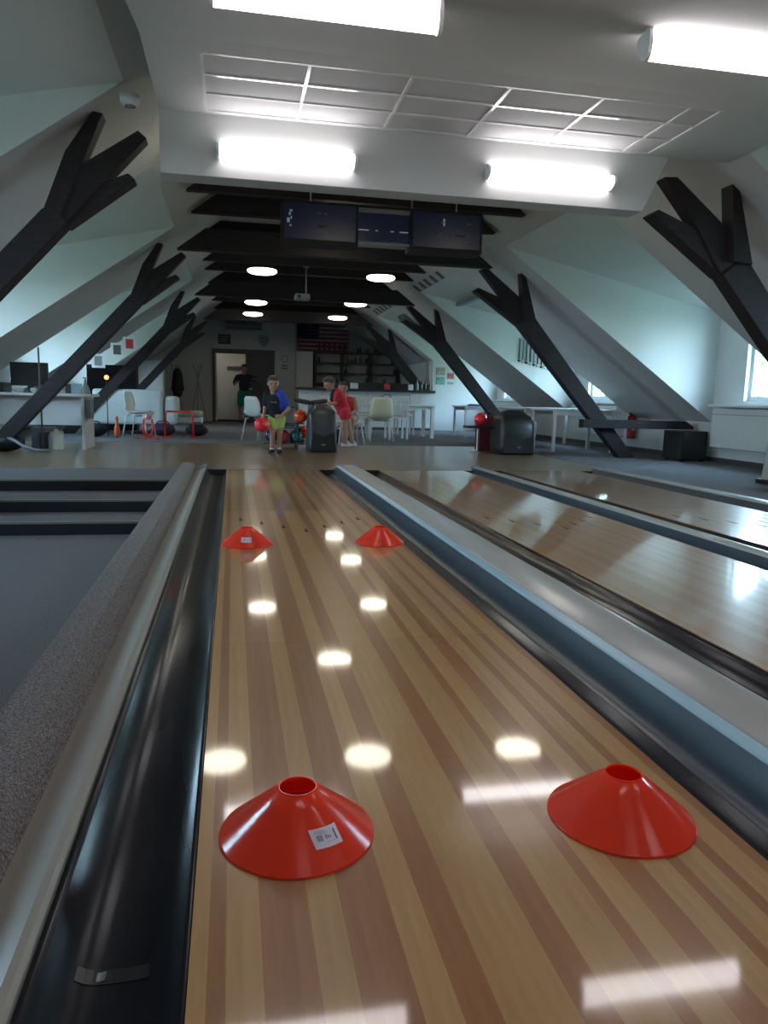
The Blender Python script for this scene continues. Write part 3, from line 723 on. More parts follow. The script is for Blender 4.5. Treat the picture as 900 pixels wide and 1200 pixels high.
# ---------------------------------------------------------------- bar
t = thing('bar_counter', 'white panelled bar counter with a dark worktop', 'bar counter', (3.53, 20.15, 0))
MB().box(-1.80, 1.86, -.12, .12, 0, 1.02).build('front_panel', M_white, t)
for k in range(1, 6): MB().box(-1.80+.61*k-.004, -1.80+.61*k+.004, -.123, -.118, .05, 1.02).build('panel_joint', M_grey, t)
MB().box(-1.86, 1.87, -.28, .32, 1.02, 1.08).build('worktop', M_bar, t, bevel=.006)
MB().box(-1.80, 1.86, -.13, -.12, 0, .07).build('plinth', M_dgrey, t)
tag(MB().box(2.75, 5.38, 20.55, 20.95, .85, 1.26).build('worktop_riser', M_bar, bevel=.01), 'dark back worktop riser behind the bar counter', 'worktop')
for k, (x, w_, lab, m) in enumerate([(2.33, .13, 'small white card box on the bar counter nearest the girl', M_white), (3.0, .2, 'wider white container on the bar counter', M_white), (4.55, .13, 'small white card box on the bar counter nearest the bottles', M_white), (3.9, .16, 'dark red bowl shape on the bar counter', M_red)]):
    tag(MB().box(-w_/2, w_/2, -.05, .05, 0, .15).build('counter_box', m, bevel=.01, loc=(x+.2, 20.1, 1.08)), lab, 'box')
def bottle(x, y, z, h, m, lab, grp):
    t = MB().lathe([(.0005, 0), (.035, 0), (.037, .01), (.037, h*.55), (.03, h*.66), (.013, h*.76), (.012, h), (.0005, h)], 12).build('bottle', m, smooth=True, loc=(x, y, z))
    w_ = ['green', 'amber', 'clear', 'dark'][BC.index(m)]
    return tag(t, w_ + ' ' + lab, 'bottle', grp)
BC = [mat('bottle green', (.02, .07, .03), .15), mat('bottle amber', (.12, .05, .02), .15), mat('bottle clear', (.25, .28, .28), .12), mat('bottle dark', (.02, .02, .03), .15)]
r = random.Random(3)
for k, x in enumerate((4.95, 5.06, 5.18, 5.29)): bottle(x, 20.15, 1.08, .30-.03*(k % 2), BC[(k+2) % 4], 'bottle standing in the row at the far end of the bar counter', 'bottles at the end of the bar counter')
# back shelving
SH = thing('bar_shelving', 'dark wooden back bar shelving with four bays', 'shelving', (2.62, 24.55, .95))
for k, x in enumerate((0, .87, 1.78, 2.72, 3.42)): MB().box(x-.03, x+.03, -.18, .18, 0, 1.33).build('upright', M_shelf, SH)
for z in (0, .33, .65, .98, 1.31): MB().box(0, 2.7, -.18, .18, z-.02, z+.02).build('shelf', M_shelf, SH)
for z in (0, .40, .75, 1.05): MB().box(2.75, 3.4, -.18, .18, z-.02, z+.02).build('shelf', M_shelf, SH)
MB().box(0, 3.42, .17, .19, 0, 1.33).build('back_panel', M_shelfback, SH)
MB().box(-.1, 2.8, -.20, .20, -.95, -.05).build('base_unit', M_shelf, SH)
for k in range(26):
    x = 2.72+r.random()*2.55; lv = r.choice((0, 1, 2, 3)); z = .97+(.0, .33, .65, .98)[lv]
    if x > 5.25: continue
    bottle(x, 24.48+r.uniform(-.05, .05), z, .17+.06*r.random(), r.choice(BC), 'small bottle standing on the %s shelf of the dark bar shelving' % ('lowest', 'second', 'third', 'upper')[lv], 'bottles inside the bar shelving')
for k in range(14):
    x = 3.75+k*.115+r.uniform(-.02, .02); bottle(x, 24.5, 2.28, .14+.1*r.random(), r.choice(BC), 'bottle standing on top of the bar shelving beside the flag', 'bottles on top of the bar shelving')
t = thing('tall_cabinet', 'tall white cabinet beside the bar shelving under the flag', 'cabinet', (2.24, 24.6, 0)); MB().box(-.27, .30, -.2, .2, 0, 2.27).build('carcass', M_white, t, bevel=.005)
MB().box(-.26, .29, -.222, -.202, .92, 2.26).build('door', M_white, t, bevel=.003); MB().box(-.26, .29, -.222, -.202, .03, .90).build('door', M_white, t, bevel=.003)
# flag
def wave_quad(x0, x1, z0_, z1_, y, n=10, amp=.012):
    vs = []
    for z in (z0_, z1_):
        for k in range(n+1):
            x = x0+(x1-x0)*k/n; vs.append((x, y+amp*math.sin(x*9), z))
    return vs, [(k, k+1, n+1+k+1, n+1+k) for k in range(n)]
t = thing('wall_flag', 'large striped flag with a dark star corner hung above the bar', 'flag', (2.10, 24.93, 2.30))
FR = mat('flag red', (.28, .04, .06), .9); FW = mat('flag white', (.42, .40, .42), .9); FB = mat('flag navy', (.015, .02, .07), .9)
for k in range(13):
    vs, fs = wave_quad(0, 1.66, .066*k, .066*(k+1), 0); MB().add(vs, fs).build('stripe', FR if k % 2 == 0 else FW, t)
vs, fs = wave_quad(0, .68, .40, .86, -.006); MB().add(vs, fs).build('canton', FB, t)
def star(mb, cx_, cy_, r_, y):
    p = [(cx_+(r_ if i % 2 == 0 else r_*.4)*math.sin(pi*i/5), y, cy_+(r_ if i % 2 == 0 else r_*.4)*math.cos(pi*i/5)) for i in range(10)]
    mb.add(p, [tuple(range(10))])
for rr in range(4):
    for k in range(6):
        mb = MB(); star(mb, .07+k*.11+(.0 if rr % 2 else .02), .45+rr*.11, .028, -.02); mb.build('star', FW, t)
for k in range(6):      # dark printed blocks in the two lowest white stripes
    for q in range(2): MB().box(.65+k*.165, .65+k*.165+.09, -.022, -.018, .075+q*.132, .075+q*.132+.05).build('printed_block', FB, t)
# pictures on the poster wall
for (x, z, w_, h_, c, lab) in ((5.63, 1.62, .24, .20, (.35, .33, .25), 'pale framed picture at the top of the poster group'), (5.63, 1.36, .24, .20, (.15, .35, .30), 'green picture below the pale one, poster group'),
                          (5.92, 1.50, .20, .16, (.55, .08, .10), 'red picture in the poster group beside the bar'), (5.92, 1.30, .18, .05, (.3, .3, .35), 'narrow caption strip below the red picture')):
    t = thing('wall_picture', lab, 'picture', (x, 20.285, z)); MB().box(-w_/2, w_/2, 0, .012, -h_/2, h_/2).build('frame', M_grey, t)
    MB().box(-w_/2+.012, w_/2-.012, -.003, .0, -h_/2+.012, h_/2-.012).build('print', mat('print %.2f%.2f' % (c[0], c[1]), c, .6, noise=.5, nscale=14), t)

# ---------------------------------------------------------------- door wall
t = bpy.data.objects.new('door_1', None); COL.objects.link(t); struct(t, 'wide dark grey double door frame, one leaf open'); t.location = ((DX0+DX1)/2, Y1, 0)
hw = (DX1-DX0)/2
mb = MB(); mb.box(-hw, -hw+.09, -.06, .02, 0, DZ); mb.box(hw-.09, hw, -.06, .02, 0, DZ); mb.box(-hw+.09, hw-.09, -.06, .02, DZ-.14, DZ); mb.build('door_frame', M_dgrey, t)
MB().box(.06, hw-.09, -.03, .02, .02, DZ-.14).build('door_leaf', M_dgrey, t, bevel=.004)
MB().box(.14, .26, -.07, -.03, 1.02, 1.05).build('door_handle', M_metal, t)
MB().box(-hw+.07, -hw+.12, .03, .9, .02, DZ-.14).build('door_leaf', M_wallbeige, t)
MB().box(-hw+.1, .05, -.04, .03, 0, .02).build('threshold', M_dgrey, t)
t = thing('coat_rail', 'dark coat rail on the corridor wall seen through the doorway', 'coat rail', (.12, 26.16, 1.72)); MB().box(-.28, .22, -.02, .02, -.06, .06).build('rail_board', M_dgrey, t)
for k in range(5): MB().tube([(-.22+.1*k, -.02, -.02), (-.22+.1*k, -.07, -.04), (-.22+.1*k, -.08, 0)], .008, 6).build('hook', M_metal, t)
t = thing('wall_sign', 'dark green board above the open door leaf', 'sign', (-.23, Y1-.02, 2.53)); MB().box(-.19, .19, 0, .02, -.15, .15).build('board', mat('sign green', (.015, .035, .035), .5), t); 
for k in range(3): MB().box(-.13, .13-.05*k, -.004, 0, .07-.07*k, .09-.07*k).build('printed_line', M_grey, t)
t = thing('shield_sign', 'white road shield sign with dark figures above the door', 'sign', (.97, Y1-.02, 2.52))
shp = [(-.14, .15), (-.05, .17), (0, .15), (.05, .17), (.14, .15), (.16, .03), (.11, -.11), (0, -.18), (-.11, -.11), (-.16, .03)]
MB().prism(shp, 0, .012).build('shield', M_dgrey, t); MB().prism([(a*.90, b*.90) for a, b in shp], -.003, 0).build('shield_face', mat('sign pale', (.30, .31, .30), .6), t)
text('shield_number', '66', .17, M_ink, t, (0, -.006, -.03), (pi/2, 0, 0))
MB().box(-.10, .10, -.006, -.003, .075, .10).build('printed_line', M_ink, t)
t = thing('wall_clock_panel', 'small pale emblem with two dark printed lines beside the door', 'wall decoration', (1.62, Y1-.02, 2.0))
MB().lathe([(.12, 0), (.12, .012), (.095, .012), (.095, 0)], 24, Matrix.Rotation(pi/2, 4, 'X')).build('ring', M_grey, t); MB().box(-.10, .10, -.004, .012, -.24, -.20).build('printed_line', M_ink, t); MB().box(-.10, .10, -.004, .012, -.32, -.28).build('printed_line', M_ink, t)
t = thing('air_conditioner', 'white wall air conditioner high above the door', 'air conditioner', (.36, Y1-.13, 2.83)); MB().prism([(-.1, .02), (.12, 0), (.12, .2), (-.1, .2), (-.12, .16)], -.55, .55, axis='x').build('housing', M_grey, t, bevel=.01); MB().box(-.5, .5, -.112, -.105, .03, .05).build('air_flap', M_dgrey, t)
def coat_tree(label, x, y):
    t = thing('coat_stand', label, 'coat stand', (x, y, 0), 0, 'grey coat stands by the door wall')
    for k in range(3):
        a = 2*pi*k/3+.5; MB().tube([(.28*math.cos(a), .28*math.sin(a), 0), (.02*math.cos(a), .02*math.sin(a), 1.15), (-.04*math.cos(a), -.04*math.sin(a), 1.45), (-.16*math.cos(a), -.16*math.sin(a), 1.72)], .012, 6).build('leg', M_grey, t)
    MB().lathe([(.035, 1.16), (.04, 1.18), (.035, 1.2)], 12).build('collar', M_grey, t)
    return t
coat_tree('empty grey coat stand next to the door frame', -1.0, 23.4); coat_tree('grey coat stand carrying the black coat', -1.62, 23.2)
t = thing('black_coat', 'black coat hanging on the coat stand', 'coat', (-1.56, 22.98, 0))
mb = MB(); mb.cap((0, 0, 1.45), (0, 0, .85), .10, .14); mb.cap((-.08, 0, 1.45), (-.14, 0, .95), .05, .05); mb.cap((.08, 0, 1.45), (.14, 0, .95), .05, .05); mb.ell((0, 0, 1.52), (.09, .07, .06))
mb.build('coat_body', M_blackm, t, remesh=.02)
# tall white cupboard behind sofa + dark panel (dark area under third left truss)
t = thing('tall_cupboard', 'pale cupboard door panel standing behind the far timber', 'cabinet', (-2.15, 21.6, 0)); MB().box(-.32, .32, -.2, .2, 0, 1.70).build('carcass', M_white, t); MB().box(-.30, .30, -.22, -.20, .1, 1.66).build('door', M_white, t); MB().box(-.85, -.34, -.1, .2, 0, 1.30).build('dark_side', M_blackm, t)

t = thing('dark_cabinet', 'black cabinet behind the sofa under the second leaning timber', 'cabinet', (-2.55, 17.7, 0)); MB().box(-.55, .48, -.2, .2, 0, 1.42).build('carcass', M_blackm, t, bevel=.01); MB().box(-.53, -.04, -.215, -.2, .05, 1.38).build('door', M_blackm, t); MB().box(-.03, .46, -.215, -.2, .05, 1.38).build('door', M_blackm, t)
# ---------------------------------------------------------------- sofa
t = thing('white_sofa', 'white leatherette corner sofa with rounded back behind the shell chair', 'sofa', (-1.72, 16.2, 0))
MB().box(-1.0, .35, -.35, .05, .20, .90).build('backrest', M_leather, t, bevel=.06)
MB().box(.36, .62, -.30, .55, .20, .78).build('armrest', M_leather, t, bevel=.07)
MB().box(-1.0, .35, .06, .80, .20, .46).build('seat_cushion', M_leather, t, bevel=.04)
MB().box(.40, 1.10, .0, .60, .22, .36).build('chaise_base', M_leather, t, bevel=.03); MB().box(.40, 1.10, .0, .60, .36, .48).build('chaise_cushion', mat('beige leatherette', (.40, .36, .30), .5), t, bevel=.04)
for x, y in ((-.9, -.25), (.3, -.25), (1.0, .1), (1.0, .5), (-.9, .7)): MB().lathe([(.0005, 0), (.03, 0), (.03, .2), (.0005, .2)], 10, Matrix.Translation((x, y, 0))).build('leg', M_black, t)
# bags behind the chair
for k, (x, y, s, lab, m) in enumerate(((-2.55, 14.95, .16, 'dark bag on the carpet left of the shell chair', M_blackm), (-1.35, 15.55, .16, 'dark purple bag on the carpet under the sofa back', mat('aubergine cloth', (.03, .015, .04), .8)), (-.70, 15.6, .15, 'black bag on the carpet beneath the chaise', M_blackm))):
    t = thing('sports_bag', lab, 'bag', (x, y, 0)); MB().ell((0, 0, s*.8), (s*1.5, s, s*.8)).build('bag_body', m, t, smooth=True)
    MB().tube([(-s, -s*.3, s*1.2), (-s*.5, -s*.3, s*1.8), (s*.5, -s*.3, s*1.8), (s, -s*.3, s*1.2)], .012, 6).build('strap', m, t)
# toy pins
t = tag(MB().lathe([(.0005, 0), (.035, 0), (.055, .06), (.06, .12), (.045, .2), (.022, .27), (.02, .30), (.03, .34), (.028, .37), (.012, .40), (.0005, .40)], 18).build('skittle', M_orange, smooth=True, loc=(-2.10, 14.7, 0)), 'orange toy skittle on the carpet left of the shell chair', 'skittle')
t = thing('toy_hurdle', 'red wire training hurdle on the carpet beside the sofa', 'hurdle', (-.98, 14.9, 0))
MB().tube([(-.28, 0, 0), (-.26, 0, .47), (-.24, 0, .5), (.20, 0, .5), (.23, 0, .47), (.25, 0, 0)], .018, 8).build('hoop', M_redpl, t, smooth=True); MB().box(-.34, -.16, -.03, .03, 0, .02).build('foot', M_redpl, t); MB().box(.16, .34, -.03, .03, 0, .02).build('foot', M_redpl, t)
t = thing('toy_figure', 'red plastic ball stand with pink ball under the shell chair', 'toy', (-1.52, 14.45, 0)); MB().box(-.22, .22, -.05, .05, 0, .025).build('base', M_redpl, t)
for s in (-1, 1): MB().tube([(s*.02, 0, .02), (s*.09, 0, .15), (s*.07, 0, .36)], .02, 8).build('prong', M_redpl, t, smooth=True)
MB().ell((0, 0, .40), .055).build('pink_ball', mat('pink', (.7, .25, .25), .4), t, smooth=True)

# ---------------------------------------------------------------- desk area
t = thing('white_desk', 'white desk with tall side panel, crowded with equipment', 'desk', (-2.55, 11.85, 0))
MB().box(-1.35, .55, -.35, .45, .76, .80).build('desktop', M_white, t, bevel=.004); MB().box(.42, .46, -.33, .43, 0, .76).build('side_panel', M_white, t); MB().box(-1.30, .41, -.05, -.02, .34, .76).build('front_panel', M_white, t)
MB().box(-1.30, -1.26, -.33, .43, 0, .76).build('side_panel', M_white, t)
MB().box(.49, .54, -.30, -.05, .45, .72).build('cable_box', M_grey, t)
t = thing('monitor', 'black computer monitor on the white desk before the bright window', 'monitor', (-2.92, 12.05, .80)); MB().box(-.27, .25, -.02, .03, .10, .44).build('screen_housing', M_black, t, bevel=.006); MB().box(-.04, .04, .0, .05, .02, .2).build('stand', M_black, t); MB().lathe([(.0005, 0), (.11, 0), (.11, .015), (.0005, .02)], 20).build('foot', M_black, t)
t = thing('printer', 'low black printer at the far end of the white desk', 'printer', (-3.45, 11.95, .80)); MB().box(-.18, .24, -.2, .2, 0, .14).build('housing', M_black, t, bevel=.01); MB().box(-.2, .2, -.25, -.2, .02, .035).build('paper_tray', M_black, t)
t = thing('wooden_rod', 'thin brown wooden rod leaning upright against the desk', 'rod', (-2.60, 11.25, 0)); MB().tube([(0, 0, 0), (-.005, 0, .8), (-.01, 0, 1.42)], .012, 8).build('rod', mat('rod wood', (.08, .05, .04), .6), t)
t = thing('pump_bottle', 'clear pump spray bottle on the white desk', 'bottle', (-2.14, 11.95, .80)); MB().lathe([(.0005, 0), (.07, 0), (.072, .03), (.05, .11), (.02, .16), (.018, .20), (.0005, .20)], 18).build('bottle_body', BC[2], t, smooth=True); MB().box(-.03, .035, -.012, .012, .22, .245).build('pump_head', M_grey, t); MB().tube([(0, 0, .2), (0, 0, .23)], .01, 8).build('neck', M_grey, t)
t = thing('card_box', 'small blue and white box on the white desk', 'box', (-2.30, 12.1, .80)); MB().box(-.06, .08, -.05, .05, 0, .15).build('box_body', mat('pale blue card', (.35, .5, .6), .6), t); MB().box(-.14, -.065, -.04, .04, 0, .14).build('dark_pack', M_dgrey, t)
for k, (x, y, lab) in enumerate(((-2.99, 11.65, 'crumpled white tissue on the desk under the monitor'), (-2.77, 11.6, 'small crumpled white tissue between monitor and timber'), (-2.42, 11.7, 'white scrap on the desk beside the card box'))):
    mb = MB(); rr = random.Random(k)
    mb.ell((0, 0, .03), (.075-.02*k, .05, .035), 10, 7)
    for v in mb.v: v += Vector((rr.uniform(-.012, .012), rr.uniform(-.012, .012), rr.uniform(0, .012)))
    tag(mb.build('tissue', M_white, loc=(x, y, .80)), lab, 'tissue')
t = thing('detergent_jug', 'white plastic jug standing on the floor under the desk', 'jug', (-2.47, 11.45, 0)); MB().lathe([(.0005, 0), (.10, 0), (.105, .02), (.10, .035), (.10, .20), (.075, .25), (.035, .27), (.03, .30), (.0005, .30)], 20).build('jug_body', M_whitepl, t, smooth=True); MB().tube([(.04, 0, .27), (.09, 0, .26), (.10, 0, .20)], .012, 8).build('handle', M_whitepl, t)
t = thing('vacuum_cleaner', 'dark vacuum cleaner with a grey hose on the floor by the desk', 'vacuum cleaner', (-3.05, 11.1, 0))
MB().ell((0, 0, .13), (.26, .18, .13)).build('body', M_black, t, smooth=True); MB().lathe([(.05, -.02), (.08, -.02), (.08, .02), (.05, .02)], 20, Matrix.Translation((-.1, -.17, .08)) @ Matrix.Rotation(pi/2, 4, 'X')).build('wheel', M_grey, t)
MB().tube([(.02, -.1, .2), (.14, -.16, .17), (.3, -.22, .08), (.45, -.24, .035), (.62, -.2, .03)], .022, 10).build('hose', M_grey, t, smooth=True); MB().tube([(-.15, -.1, .1), (-.22, -.1, .4), (-.25, -.1, .55)], .012, 8).build('wand', M_metal, t)
for k, (x, y, z, s, m, lab) in enumerate(((-3.45, 10.7, 0, .2, M_blackm, 'black cable bundle on the floor by the vacuum cleaner'), (-2.75, 12.0, 0, .16, M_dgrey, 'dark box of cables under the white desk'), (-2.62, 11.75, 0, .13, M_blackm, 'black computer case in the shade under the desk'))):
    tag(MB().box(-s, s, -s*.7, s*.7, 0, s*1.9 if k else s).build('equipment_box', m, bevel=.02, loc=(x, y, z)), lab, 'box')
t = thing('desk_lamp', 'orange glowing lamp on the dark timber behind the desk', 'lamp', (-2.35, 15.3, 0.91)); MB().ell((0, 0, .20), .045).build('bulb', mat('orange glow', (1, .25, .08), .4, emit=1.6, ecol=(1, .22, .08)), t, smooth=True); MB().tube([(0, 0, -0.91), (0, 0, .17)], .01, 6).build('stem', M_blackm, t)
# pictures on left dormer wall
for k, (u_, v_) in enumerate(((-2.16, 1.64), (-1.93, 1.76), (-2.51, 1.42))):
    t = thing('wall_picture', ['small dark framed picture, middle of three behind the timber', 'small dark red framed picture, highest of three behind the timber', 'small dark framed picture, lowest of three behind the timber'][k], 'picture', (u_, 15.42, v_))
    MB().box(-.12, .12, 0, .02, -.13, .13).build('frame', M_white, t); MB().box(-.07, .07, -.004, 0, -.09, .09).build('print', [M_dgrey, M_red, M_grey][k], t)

# ---------------------------------------------------------------- right side items
t = thing('speaker_box', 'black cubic speaker box standing on the carpet under the timber rail', 'speaker', (6.90, 10.55, 0), .0)
MB().box(-.22, .22, -.25, .25, .02, .46).build('cabinet', M_blackm, t, bevel=.01)
MB().box(-.20, .20, -.262, -.25, .04, .44).build('front_grille', M_black, t)
for x in (-.17, .17):
    for y in (-.2, .2): MB().box(x-.02, x+.02, y-.02, y+.02, 0, .02).build('foot', M_black, t)
t = thing('fire_extinguisher', 'red fire extinguisher on the wall behind the timber rail', 'extinguisher', (7.20, 12.72, .22))
MB().lathe([(.0005, 0), (.07, 0), (.075, .02), (.075, .36), (.05, .42), (.02, .44), (.0005, .44)], 20).build('tank', M_red, t, smooth=True); MB().box(-.05, .05, -.012, .012, .45, .49).build('valve', M_black, t); MB().tube([(0, -.02, .46), (-.08, -.02, .40), (-.085, -.02, .15)], .010, 8).build('hose', M_black, t); MB().box(-.03, .03, -.078, -.073, .15, .27).build('label_plate', M_white, t)
t = thing('hanging_sticks', 'row of cue sticks hanging on the dormer wall behind the forked strut', 'rack', (6.3, 15.385, 1.95)); MB().box(-.36, .42, 0, .012, .20, .22).build('rail', M_white, t)
for k in range(9):
    x = -.32+.085*k; MB().tube([(x, -.012, .22-.02*k), (x, -.012, -.20-.02*k)], .014, 8).build('stick', [M_blackm, M_grey, M_shelf][k % 3], t); MB().ell((x, -.012, -.24-.02*k), .026).build('stick_end', [M_blackm, M_white][k % 2], t, smooth=True)
# grey standing post at the photo's right margin
t = thing('floor_stand', 'tall light grey stand with a black foot at the photo margin', 'stand', (5.92, 7.35, 0)); MB().prism([(-.06, .03), (.06, .03), (.10, .55), (-.01, .55)], -.10, .10, axis='y').build('post', M_cap, t, bevel=.01); MB().box(-.10, .12, -.14, .14, 0, .05).build('foot', M_black, t, bevel=.01)
# ceiling cassettes / air units in dormers
def wedge(label, side, u0, u1, y0, y1, m=M_white):
    t = thing('air_unit', label, 'air conditioner', (XC, 0, 0)); d = .16
    MB().add([(side*u0, y0, zd(u0)-.004), (side*u1, y0, zd(u1)-.004), (side*u1, y1, zd(u1)-.004), (side*u0, y1, zd(u0)-.004), (side*(u0+.08), y0+.05, zd(u0)-d), (side*(u1-.08), y0+.05, zd(u1)-d), (side*(u1-.08), y1-.05, zd(u1)-d), (side*(u0+.08), y1-.05, zd(u0)-d)],
             [(0, 1, 2, 3), (4, 5, 6, 7), (0, 1, 5, 4), (1, 2, 6, 5), (2, 3, 7, 6), (3, 0, 4, 7)]).build('housing', m, t, bevel=.01)
    for q in range(3):
        ua = u0+.14+.05*q; MB().box(side*ua-.012, side*ua+.012, y0+.042, y0+.05, zd(ua)-d+.02, zd(ua)-.05).build('slot', M_dgrey, t)
wedge('grey air unit under the dormer ceiling near the bar', 1, 2.62, 3.4, 18.6, 19.3, M_grey)
wedge('white air unit under the dormer ceiling above the desk', -1, 2.55, 3.35, 13.4, 14.4)
tag(MB().box(4.48, 4.60, 13.4, 15.2, zd(3.0)-.12, zd(3.0)-.035).build('air_bar', M_grey, bevel=.02), 'slim grey bar unit hanging under the dormer ceiling', 'air conditioner')
# vent slots in the slope
for s, ys, lab in ((1, (13.55, 14.0, 14.45, 14.85, 15.3), 'row of dark vent slots in the slope above the middle dormer'), (1, (18.2, 18.6, 19.0, 19.4, 19.8), 'row of dark vent slots in the slope above the far dormer')):
    t = thing('vent_row', lab, 'vent', (XC, 0, 0))
    for y in ys:
        n = Vector((math.sin(.604), 0, math.cos(.604)))
        a, b = 2.10, 2.25
        MB().add([(a-.004, y, zs(a)-.006), (b-.004, y, zs(b)-.006), (b-.004, y+.16, zs(b)-.006), (a-.004, y+.16, zs(a)-.006), (a, y, zs(a)), (b, y, zs(b)), (b, y+.16, zs(b)), (a, y+.16, zs(a))],
                 [(0, 1, 2, 3), (4, 5, 6, 7), (0, 1, 5, 4), (1, 2, 6, 5), (2, 3, 7, 6), (3, 0, 4, 7)]).build('vent_slot', M_dgrey, t)
t = thing('smoke_detector', 'round white detector high on the near sloping ceiling', 'detector', (-.70, 5.95, 2.90)); MB().lathe([(.0005, -.05), (.05, -.05), (.07, -.02), (.07, .02), (.0005, .02)], 20).build('housing', M_white, t, smooth=True); MB().lathe([(.03, -.055), (.04, -.055), (.04, -.05), (.03, -.05)], 16).build('ring', M_grey, t)

# ================================================================ BALL RETURNS
def hood(label, x, y, w_, d, h, side_mat, loc_rot=0):
    t = thing('ball_return', label, 'ball return', (x, y, 0), loc_rot)
    # rounded hood lofted in z
    secs = []
    N = 11
    for k in range(N+1):
        f = k/N; z = h*math.sin(f*pi/2)**.9 if k else 0
        sh = math.sqrt(max(0, 1-(z/h)**4.2)); ww = w_/2*(.93-.18*f*f) * (0.45+0.55*sh if f > .7 else 1); dd = d/2*max(.25, sh)
        secs.append((z, ww, dd, -d*.06*f))
    vs = []; n = 20
    for (z, a, b, oy) in secs:
        for i in range(n):
            an = 2*pi*i/n; c, s = math.cos(an), math.sin(an)
            vs.append((a*math.copysign(abs(c)**.35, c), oy+b*math.copysign(abs(s)**.35, s), z))
    fs = [(i*n+k, i*n+(k+1) % n, (i+1)*n+(k+1) % n, (i+1)*n+k) for i in range(N) for k in range(n)] + [tuple(range(n)), tuple(N*n+k for k in range(n))]
    MB().add(vs, fs).build('hood', side_mat, t, smooth=True)
    # front shell
    fr = []
    for k in range(9):
        f = k/8; z = .03+f*h*.62; yy = -d/2-.012+.06*(f**3); a = w_/2*(.80-.22*f)
        fr += [(-a, yy, z), (a, yy, z)]
    o = MB().add(fr, [(2*k, 2*k+1, 2*k+3, 2*k+2) for k in range(8)]).build('front_cover', M_blackm, t); m_ = o.modifiers.new('s', 'SOLIDIFY'); m_.thickness = .02
    MB().ell((.0, -d/2-.02, .12), (.035, .006, .014)).build('badge', M_grey, t, smooth=True)
    return t
t = hood('dark ball return hood with a split tray on top, beside the red shirted player', 1.36, 11.75, .48, .62, .73, mat('graphite plastic', (.035, .042, .05), .4))
# split tray
for s in (-1, 1):
    mb = MB(); mb.prism([(-.0, .0), (.07, -.012), (.24, .02), (.26, .05), (.25, .085), (.12, .07), (0, .05)], -.10, .10, mtx=Matrix.Translation((-.16, .1, .73)) @ Matrix.Scale(s, 4, (1, 0, 0))); mb.build('tray_wing', M_black, t, bevel=.015)
mb = MB(); mb.box(-.20, -.12, .05, .15, .60, .74); mb.build('tray_neck', M_grey, t, bevel=.01)
tr = thing('ball_rack', 'dark steel ball rack with shelves beside the grey ball return', 'ball rack', (.80, 12.25, 0))
for x in (-.06, .22):
    for y in (-.14, .2): MB().tube([(x, y, 0), (x, y, .66)], .018, 8).build('post', mat('slate steel', (.05, .075, .10), .4), tr)
MB().box(-.14, .32, -.18, .24, .08, .10).build('lower_tray', M_dgrey, tr); MB().box(-.10, .30, -.16, .22, .33, .35).build('middle_tray', mat('slate steel', (.05, .075, .10), .4), tr); MB().box(-.15, .18, -.1, .12, .66, .69).build('top_pad', M_black, tr, bevel=.01)
def ball(x, y, z, r_, m, lab, grp='bowling balls on the ball rack'):
    o = thing('bowling_ball', lab, 'bowling ball', (x, y, z-r_), 0, grp); MB().ell((0, 0, r_), r_, 28, 18).build('ball_shell', m, o, smooth=True)
    for k, (a, b) in enumerate(((-.25, .35), (.05, .42), (-.1, .05))):
        v = Vector((a*.45, -1, b)).normalized()
        MB().lathe([(.0005, r_*1.002), (.011, r_*1.0), (.011, r_*.99)], 10, Matrix.Translation((0, 0, r_)) @ v.to_track_quat('Z', 'Y').to_matrix().to_4x4()).build('finger_hole', M_blackm, o)
    return o
ball(1.06, 12.0, .53, .105, M_ballora, 'glowing orange bowling ball at mid height beside the hood')
ball(.62, 12.25, .205, .105, M_ballnavy, 'navy bowling ball low at the near end of the rack'); ball(.80, 12.1, .205, .103, mat('red navy ball', (.35, .04, .06), .1, coat=.5, noise=.8, nscale=7), 'red marbled bowling ball low on the rack behind the boy')
ball(1.0, 12.15, .205, .103, M_ballteal, 'teal bowling ball low on the rack next to the hood'); ball(1.14, 12.4, .26, .10, M_ballora, 'small orange bowling ball low behind the hood')
MB().box(-.32, -.14, -.16, .2, .08, .10).build('tray_extension', M_dgrey, tr)
MB().tube([(.21, -.2, .35), (.21, -.2, .42)], .02, 8).build('ball_holder', M_dgrey, tr); MB().box(.10, .32, -.30, -.10, .405, .425).build('ball_shelf', M_dgrey, tr)
MB().box(.10, .33, -.1, .3, .10, .155).build('tray_step', M_dgrey, tr)
t = thing('pink_bottle', 'pink drinking bottle standing on the ball rack pad', 'bottle', (.72, 12.2, .69)); MB().lathe([(.0005, 0), (.03, 0), (.03, .09), (.015, .11), (.0005, .11)], 14).build('bottle_body', mat('pink drink', (.6, .05, .15), .3), t, smooth=True); MB().lathe([(.0005, .11), (.016, .11), (.016, .13), (.0005, .13)], 12).build('bottle_cap', M_redpl, t)
t = hood('round black ball return hood on the window side', 4.47, 11.65, .64, .66, .70, mat('near black plastic', (.010, .012, .012), .42))
MB().box(-.74, -.30, .02, .30, .40, .44).build('side_tray', M_black, t, bevel=.012); MB().tube([(-.52, .16, .02), (-.52, .16, .40)], .022, 10).build('tray_post', M_metal, t); MB().lathe([(.0005, 0), (.13, 0), (.12, .02), (.0005, .025)], 20, Matrix.Translation((-.52, .16, 0))).build('tray_foot', M_metal, t)
MB().box(.26, .30, -.30, -.26, .30, .52).build('chrome_strip', M_metal, t, bevel=.01)
ball(3.99, 11.83, .545, .105, M_ballred, 'red bowling ball resting on the side tray of the round hood', 'bowling balls on the far ball return')
